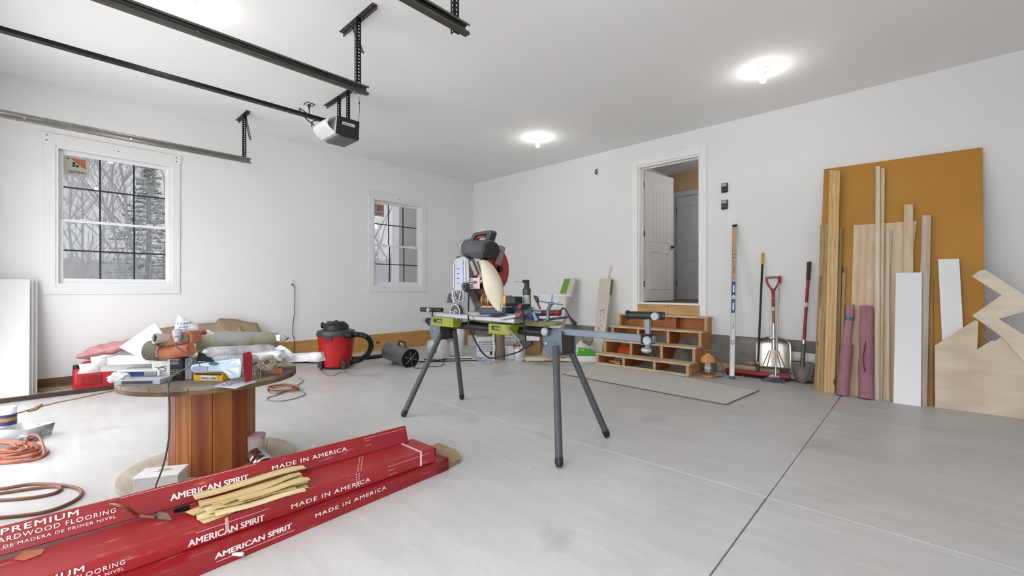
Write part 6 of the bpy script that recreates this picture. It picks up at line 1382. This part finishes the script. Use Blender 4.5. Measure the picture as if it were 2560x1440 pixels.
def box2(name,lab,cat,px0,px1,py,ptop,dp,m,yaw=0,bevel=.003,z=0):
    a=W(px0,py,z=z); d_=(a-CAM).dot(FWD); c=W(px1,py,d=d_); w=(c-a).length; h=(py-ptop)*d_/F
    ca,sa=math.cos(yaw),math.sin(yaw); u=RA*ca+FWD*sa; f=-RA*sa+FWD*ca; tt=thing(name,lab,cat,V((a.x,a.y,z)))
    part('box',MB().frame(V((a.x,a.y,z)),u,f,UP,(w,dp,h)),m,tt,bevel=bevel); return tt,V((a.x,a.y,z)),u,f,w,h
g=G(1140,890)+FWD*.08; g.z=0; d_=(g-CAM).dot(FWD); h=(888-822)*d_/F
t=thing('white_bucket','tall white plastic bucket behind the rear left saw stand leg','bucket',g); part('pail',MB().lathe(g,UP,[(.10,0),(.135,h*.95),(.14,h*.95),(.142,h),(.13,h),(.097,.01)],26),mat('bucket_white','e3e3e1',.45,var=.04),t); part('rib',MB().lathe(g,UP,[(.136,h*.80),(.14,h*.81),(.14,h*.85),(.136,h*.86)],26),mat('bucket_white','e3e3e1'),t)
for (a,c,z,lab) in (((1048,906),(1190,902),.0,'lower white-faced flat board with black edges on the floor by the propane tank'),((1060,900),(1180,898),.022,'upper white-faced flat board with black edges on the floor by the propane tank')):
    A=W(*a,z=z); B=W(*c,z=z); u=(B-A).normalized(); f=UP.cross(u); f=f if f.dot(FWD)>0 else -f; tt=thing('flat_board',lab,'board',A)
    part('board',MB().frame(A,u,f,UP,((B-A).length,.16,.018)),BLACK,tt); part('face',MB().frame(A+u*.005+f*.005+UP*.018,u,f,UP,((B-A).length-.01,.15,.003)),WH,tt)
part('plastic_sheet',MB().prism([G(1168,893)+UP*.003,G(1215,912)+UP*.003,G(1262,902)+UP*.003,G(1225,880)+UP*.003],UP*.004),mat('sheet_blue_grey','b3bac8',.3,var=.1),None,'flat blue-grey plastic sheet on the floor in front of the printed white box','plastic sheet')
g=W(1200,894,z=.01); t=thing('round_lid','small round blue-white lid lying on the blue-grey plastic sheet','lid',g); part('lid',MB().lathe(g,UP,[(.05,0),(.055,.004),(.052,.012),(.01,.013)],20),mat('lid_blue','8fa9bd',.4,var=.2,scale=40),t)
NP=mat('carton_white2','d9d8d8',.7,var=.05); 
tt,o,u,f,w,h=box2('printed_box','white carton with blue-grey printing standing left of the rough bundle','box',1192,1236,896,846,.25,NP,.1)
b=MB(); rnd=random.Random(31)
for r_ in range(7):
    x=.03
    while x<w-.05:
        l=rnd.uniform(.015,.05); b.frame(o+u*x+UP*(h-.05-.028*r_)-f*.001,u,f,UP,(l,.001,.011 if r_!=1 else .016)); x+=l+.008
part('print',b,mat('print_slate','6d6d84',.6),tt); part('black_square',MB().frame(o+u*(w-.07)+UP*.05-f*.001,u,f,UP,(.05,.001,.06)),BLACK,tt)
g=G(1248,901); d_=(g-CAM).dot(FWD); h=(900-836)*d_/F; rnd=random.Random(5)
BK=wood('bundle_grey_brown','8a7a68','z',col2='5d5044',var=.3,grain=2)
b=MB(); 
def bun(u_,v_):
    a=2*math.pi*u_; r=.085*(1+.14*noise.noise(V((math.cos(a)*2,math.sin(a)*2,v_*2)))+.05*math.sin(9*a)); return V((g.x,g.y,0))+RA*r*math.cos(a)+FWD*(.09+r*math.sin(a))+UP*h*v_
b.grid(bun,28,10); n=29; b.f.append(tuple(range(len(b.v)-n,len(b.v)))); tt=thing('stick_bundle','rough grey-brown bundle standing upright between the two printed cartons','bundle',V((g.x,g.y,0))); part('bundle',b,BK,tt,ang=50)
part('torn_wrap',MB().tube([V((g.x,g.y,h*k))-RA*(.085+.01*math.sin(k*9)) for k in (0,.25,.5,.75,1)],.018,8),mat('torn_paper_white','dcd8d0',.7),tt)
blob('bundle_top','tan lump on top of the bundle',None,(g.x+FWD.x*.09,g.y+FWD.y*.09,h),(.08,.07,.03),mat('lump_tan','a98a78',.8,var=.2),6,.4,parent=tt)
tt,o,u,f,w,h=box2('printed_box','printed grey-white carton right of the rough bundle, under the lime bracket','box',1258,1290,880,838,.2,NP,-.05,z=0)
b=MB()
for r_ in range(9): b.frame(o+u*.02+UP*(h-.04-.025*r_)-f*.001,u,f,UP,(w*.85*(1-.25*(r_%3==2)),.001,.007))
part('print',b,mat('print_slate','6d6d84'),tt)
tt,o,u,f,w,h=box2('white_box','small plain white box in front of the printed cartons, left of the round can','box',1260,1284,897,868,.14,WH,.0); part('flap',MB().frame(o+u*w+UP*0,f,u,UP,(.14,.002,h)),mat('flap_grey','9fa0a6',.6),tt)
g=G(1298,905)+FWD*.08; g.z=0; d_=(g-CAM).dot(FWD); h=(903-869)*d_/F
t=thing('paint_can','grey-white cylindrical can in front of the cardboard boxes','can',g); part('can',MB().lathe(g,UP,[(.09,0),(.094,.006),(.094,h-.006),(.09,h)],26),mat('can_grey_white','c9ccd2',.35,metal=.3,var=.12,scale=12),t); part('rim',MB().lathe(g,UP,[(.094,h-.012),(.097,h-.006),(.097,h+.002),(.085,h+.003),(.083,h-.004),(.01,h-.005)],26),CHROME,t); part('wrap_seam',MB().prism([g+RA*.07-FWD*.066,g+RA*.095-FWD*.01,g+RA*.095-FWD*.01+UP*h*.9,g+RA*.07-FWD*.066+UP*h*.9],RA*.001),mat('seam_brown','8e8178',.6),t)
KRF=mat('kraft_carton','a5835a',.85,var=.1,scale=6)
tt,o,u,f,w,h=box2('cardboard_box','open cardboard box behind the can, full of scraps','box',1316,1352,888,853,.25,KRF,.1)
tt,o,u,f,w,h=box2('cardboard_box','taller cardboard box just right of the open one, behind the stand leg','box',1352,1392,886,846,.25,KRF,.0); part('flap',MB().prism([o+UP*h,o+u*w+UP*h,o+u*w*.9-f*.08+UP*(h-.05),o+u*w*.1-f*.09+UP*(h-.06)],UP*.003),KRF,tt)
tt,o,u,f,w,h=box2('white_bin','white plastic bin resting on the cardboard boxes','bin',1312,1349,852,834,.25,WH,.0,z=.26)
blob('rusty_scrap','rust-brown scrap lump on the white box','scrap',tuple(W(1292,864,d=7.1)),(.07,.05,.03),mat('rusty_scrap','9a5a38',.7,var=.3),8,.5)
for (x0,x1,yb,yt,c,lab) in ((1150,1171,862,838,'b07a48','orange-brown wooden box standing at the wall left of the newspapers'),(1171,1194,866,841,'c3c5c6','pale stack of newspapers at the far corner behind the power cord'),(1196,1212,858,836,'8b8f88','grey-green carton in the far corner behind the printed one'),(1213,1226,858,838,'a06a44','brown carton in the far corner next to the grey-green one')):
    box2('storage_box',lab,'box',x0,x1,yb,yt,.2,mat('store_'+c,c,.7,var=.12,scale=10),.2)
# scrap-wood pile
rnd=random.Random(77); cols=[wood('scrap_%d'%i,c,'x',col2=d) for i,(c,d) in enumerate((('ddc6a2','b99a70'),('a3603a','6b3420'),('e6dcc8','c9b795'),('b98a58','7d5330')))]
adj=['pale split','red-brown','whitish','tan','long pale','short dark','thick whitish','broken tan']; pos=['at the left end','left of the middle','in the middle','right of the middle','at the right end']
pal_=[]
k=0
POS=('at its left end','left of its middle','in its middle','right of its middle','at its right end'); LY=('floor level','second layer','top layer'); CN=('tan','red-brown','whitish','brown')
for i in range(15):
    x=1332+(i%5)*17+rnd.random()*6; lvl=i//5; z=.012+.028*lvl; y=904-6*rnd.random()-lvl*1.0; c=W(x,y,z=z); L=rnd.uniform(.18,.42); a=rnd.uniform(-.35,.35); ca,sa=math.cos(a),math.sin(a); u=RA*ca+FWD*sa; f=-RA*sa+FWD*ca; w=rnd.uniform(.03,.07)
    m_i=(0,2,1,2,3,2,0,2,1,0,2,0,2,3,2)[i]
    part('wood_scrap',MB().prism([c-u*L/2,c+u*L/2*.9,c+u*L/2+f*w*.6,c+u*L/2*.8+f*w,c-u*L/2*.95+f*w],UP*rnd.uniform(.012,.024)+u*.01),cols[m_i],None,CN[m_i]+' splintered scrap of the wood pile, '+LY[lvl]+', '+POS[i%5],'scrap wood',group='wood scraps in the pile by the green box',bevel=.002)
# leaning flooring boxes with green ends
GRN=mat('lime_green_print','6fa32b',.5,var=.08); GRND=mat('deep_green_print','4d7a24',.5,var=.08); PAPW=mat('paper_white_carton','cfc6bc',.7,var=.06,scale=6)
def tall(lab,bl,br,tl,tr,yb,yt,dp,ga,sidegreen,seed):
    B0=V((W(*bl,y=yb).x,yb,max(0,W(*bl,y=yb).z*0))); B1=V((W(*br,y=yb).x,yb,0)); T0=W(*tl,y=yt); T1=W(*tr,y=yt); T1=B1+(T0-B0)
    tt=thing('flooring_box',lab,'carton',B0); n_=(B1-B0).cross(T0-B0).normalized(); n_=n_ if n_.dot(CAM-B0)<0 else -n_
    part('box',MB().prism([B0,B1,T1,T0],n_*dp),PAPW,tt,bevel=.002)
    u=(T0-B0); r=B1-B0
    def fr(s0,s1,x0,x1,off,m,nm): part(nm,MB().prism([B0+u*s0+r*x0-n_*off,B0+u*s0+r*x1-n_*off,B0+u*s1+r*x1-n_*off,B0+u*s1+r*x0-n_*off],-n_*.001),m,tt)
    def sd(s0,s1,m,nm='green_side'): part(nm,MB().prism([B1+u*s0+RA*.001,B1+u*s1+RA*.001,B1+u*s1+n_*dp+RA*.001,B1+u*s0+n_*dp+RA*.001],RA*.001),m,tt)
    for s0,s1,x0,x1 in ga: fr(s0,s1,x0,x1,.0005,GRN,'green_print')
    for s0,s1 in sidegreen: sd(s0,s1,GRND)
    b=MB(); rr=random.Random(seed)
    for k in range(12):
        s=rr.uniform(.3,.62); x=rr.uniform(.3,.7); p=B0+u*s+r*x-n_*.001; b.frame(p,r,u,-n_,(.008+.012*rr.random(),.006+.02*rr.random(),.0006))
    part('print',b,mat('print_dark_brown','4b4038',.6),tt); return tt
tall('leaning flooring carton with lime-green top, left of the other one, behind the clear tub',(1352,862),(1380,862),(1411,697),(1433,700),-.70,-.16,.09,[(.80,1,0,.55)],[(.0,.001)],3)
tall('leaning white flooring carton with a green end stripe, next to the wooden steps',(1478,888),(1507,889),(1499,697),(1522,697),-.42,-.13,.07,[(.02,.25,.86,1)],[(.80,.995),(.02,.32)],4)
part('stick',MB().tube([W(1512,730,y=-.03),W(1528,666,y=-.02)],.008,6),PAL,None,'thin pale stick poking up behind the white flooring carton','stick')
# green box of debris
tt,o,u,f,w,h=box2('debris_box','green and white carton full of rubbish left of the wooden steps','box',1443,1500,904,890,.25,WH,-.08)
b=MB().prism([o+UP*h,o+u*w+UP*h,o+u*w*.62+UP*(h+.11),o+u*.02+UP*(h+.135)],f*.006); part('green_front',b,mat('green_front','48a52c',.5,var=.05),tt); part('print',MB().frame(o+u*.05+UP*(h+.09)-f*.001,u,f,UP,(.06,.001,.014)),mat('print_lime','c8e87a',.5),tt)
tt2=bag('rubbish_bag','white rubbish bag heaped in the green and white carton',dens([(1436,868),(1446,856),(1456,847),(1470,852),(1488,866),(1502,880),(1500,890),(1444,888)]),7.15,.06,mat('bag_white4','d8d4d0',.6,var=.15,scale=12))
part('grey_rod',MB().tube([W(1456,850,d=7.05),W(1478,862,d=7.02)],.03,10),mat('rod_grey_wood','77726c',.7,var=.2),None,'grey rod end sticking out of the rubbish bag','rod')
for i,(x0,x1) in enumerate(((1400,1428),(1430,1455),(1457,1478))):
    a=W(x0,858,y=-.28); c=W(x1,858,y=-.28); part('grey_plank',MB().prism([V((a.x,-.28,0)),V((c.x,-.28,0)),V((c.x+.16,-.01,.40)),V((a.x+.16,-.01,.40))],(0,-.012,.008)),wood('grey_plank','a59d93','z'),None,('left','middle','right')[i]+' one of three short grey planks leaning on the foundation behind the scrap pile','plank',bevel=.002)
p=W(1535,847,y=-.60); t=thing('tape_measure','small red and black tool lying on the second tread at the left of the steps','tool',V((p.x,-.56,.356)))
part('body',MB().box((3.80,-.60,.356),(3.90,-.55,.39)),RED,t,bevel=.01); part('grip',MB().tube([V((3.90,-.575,.37)),V((3.98,-.57,.368))],.012,8),BLACK,t)
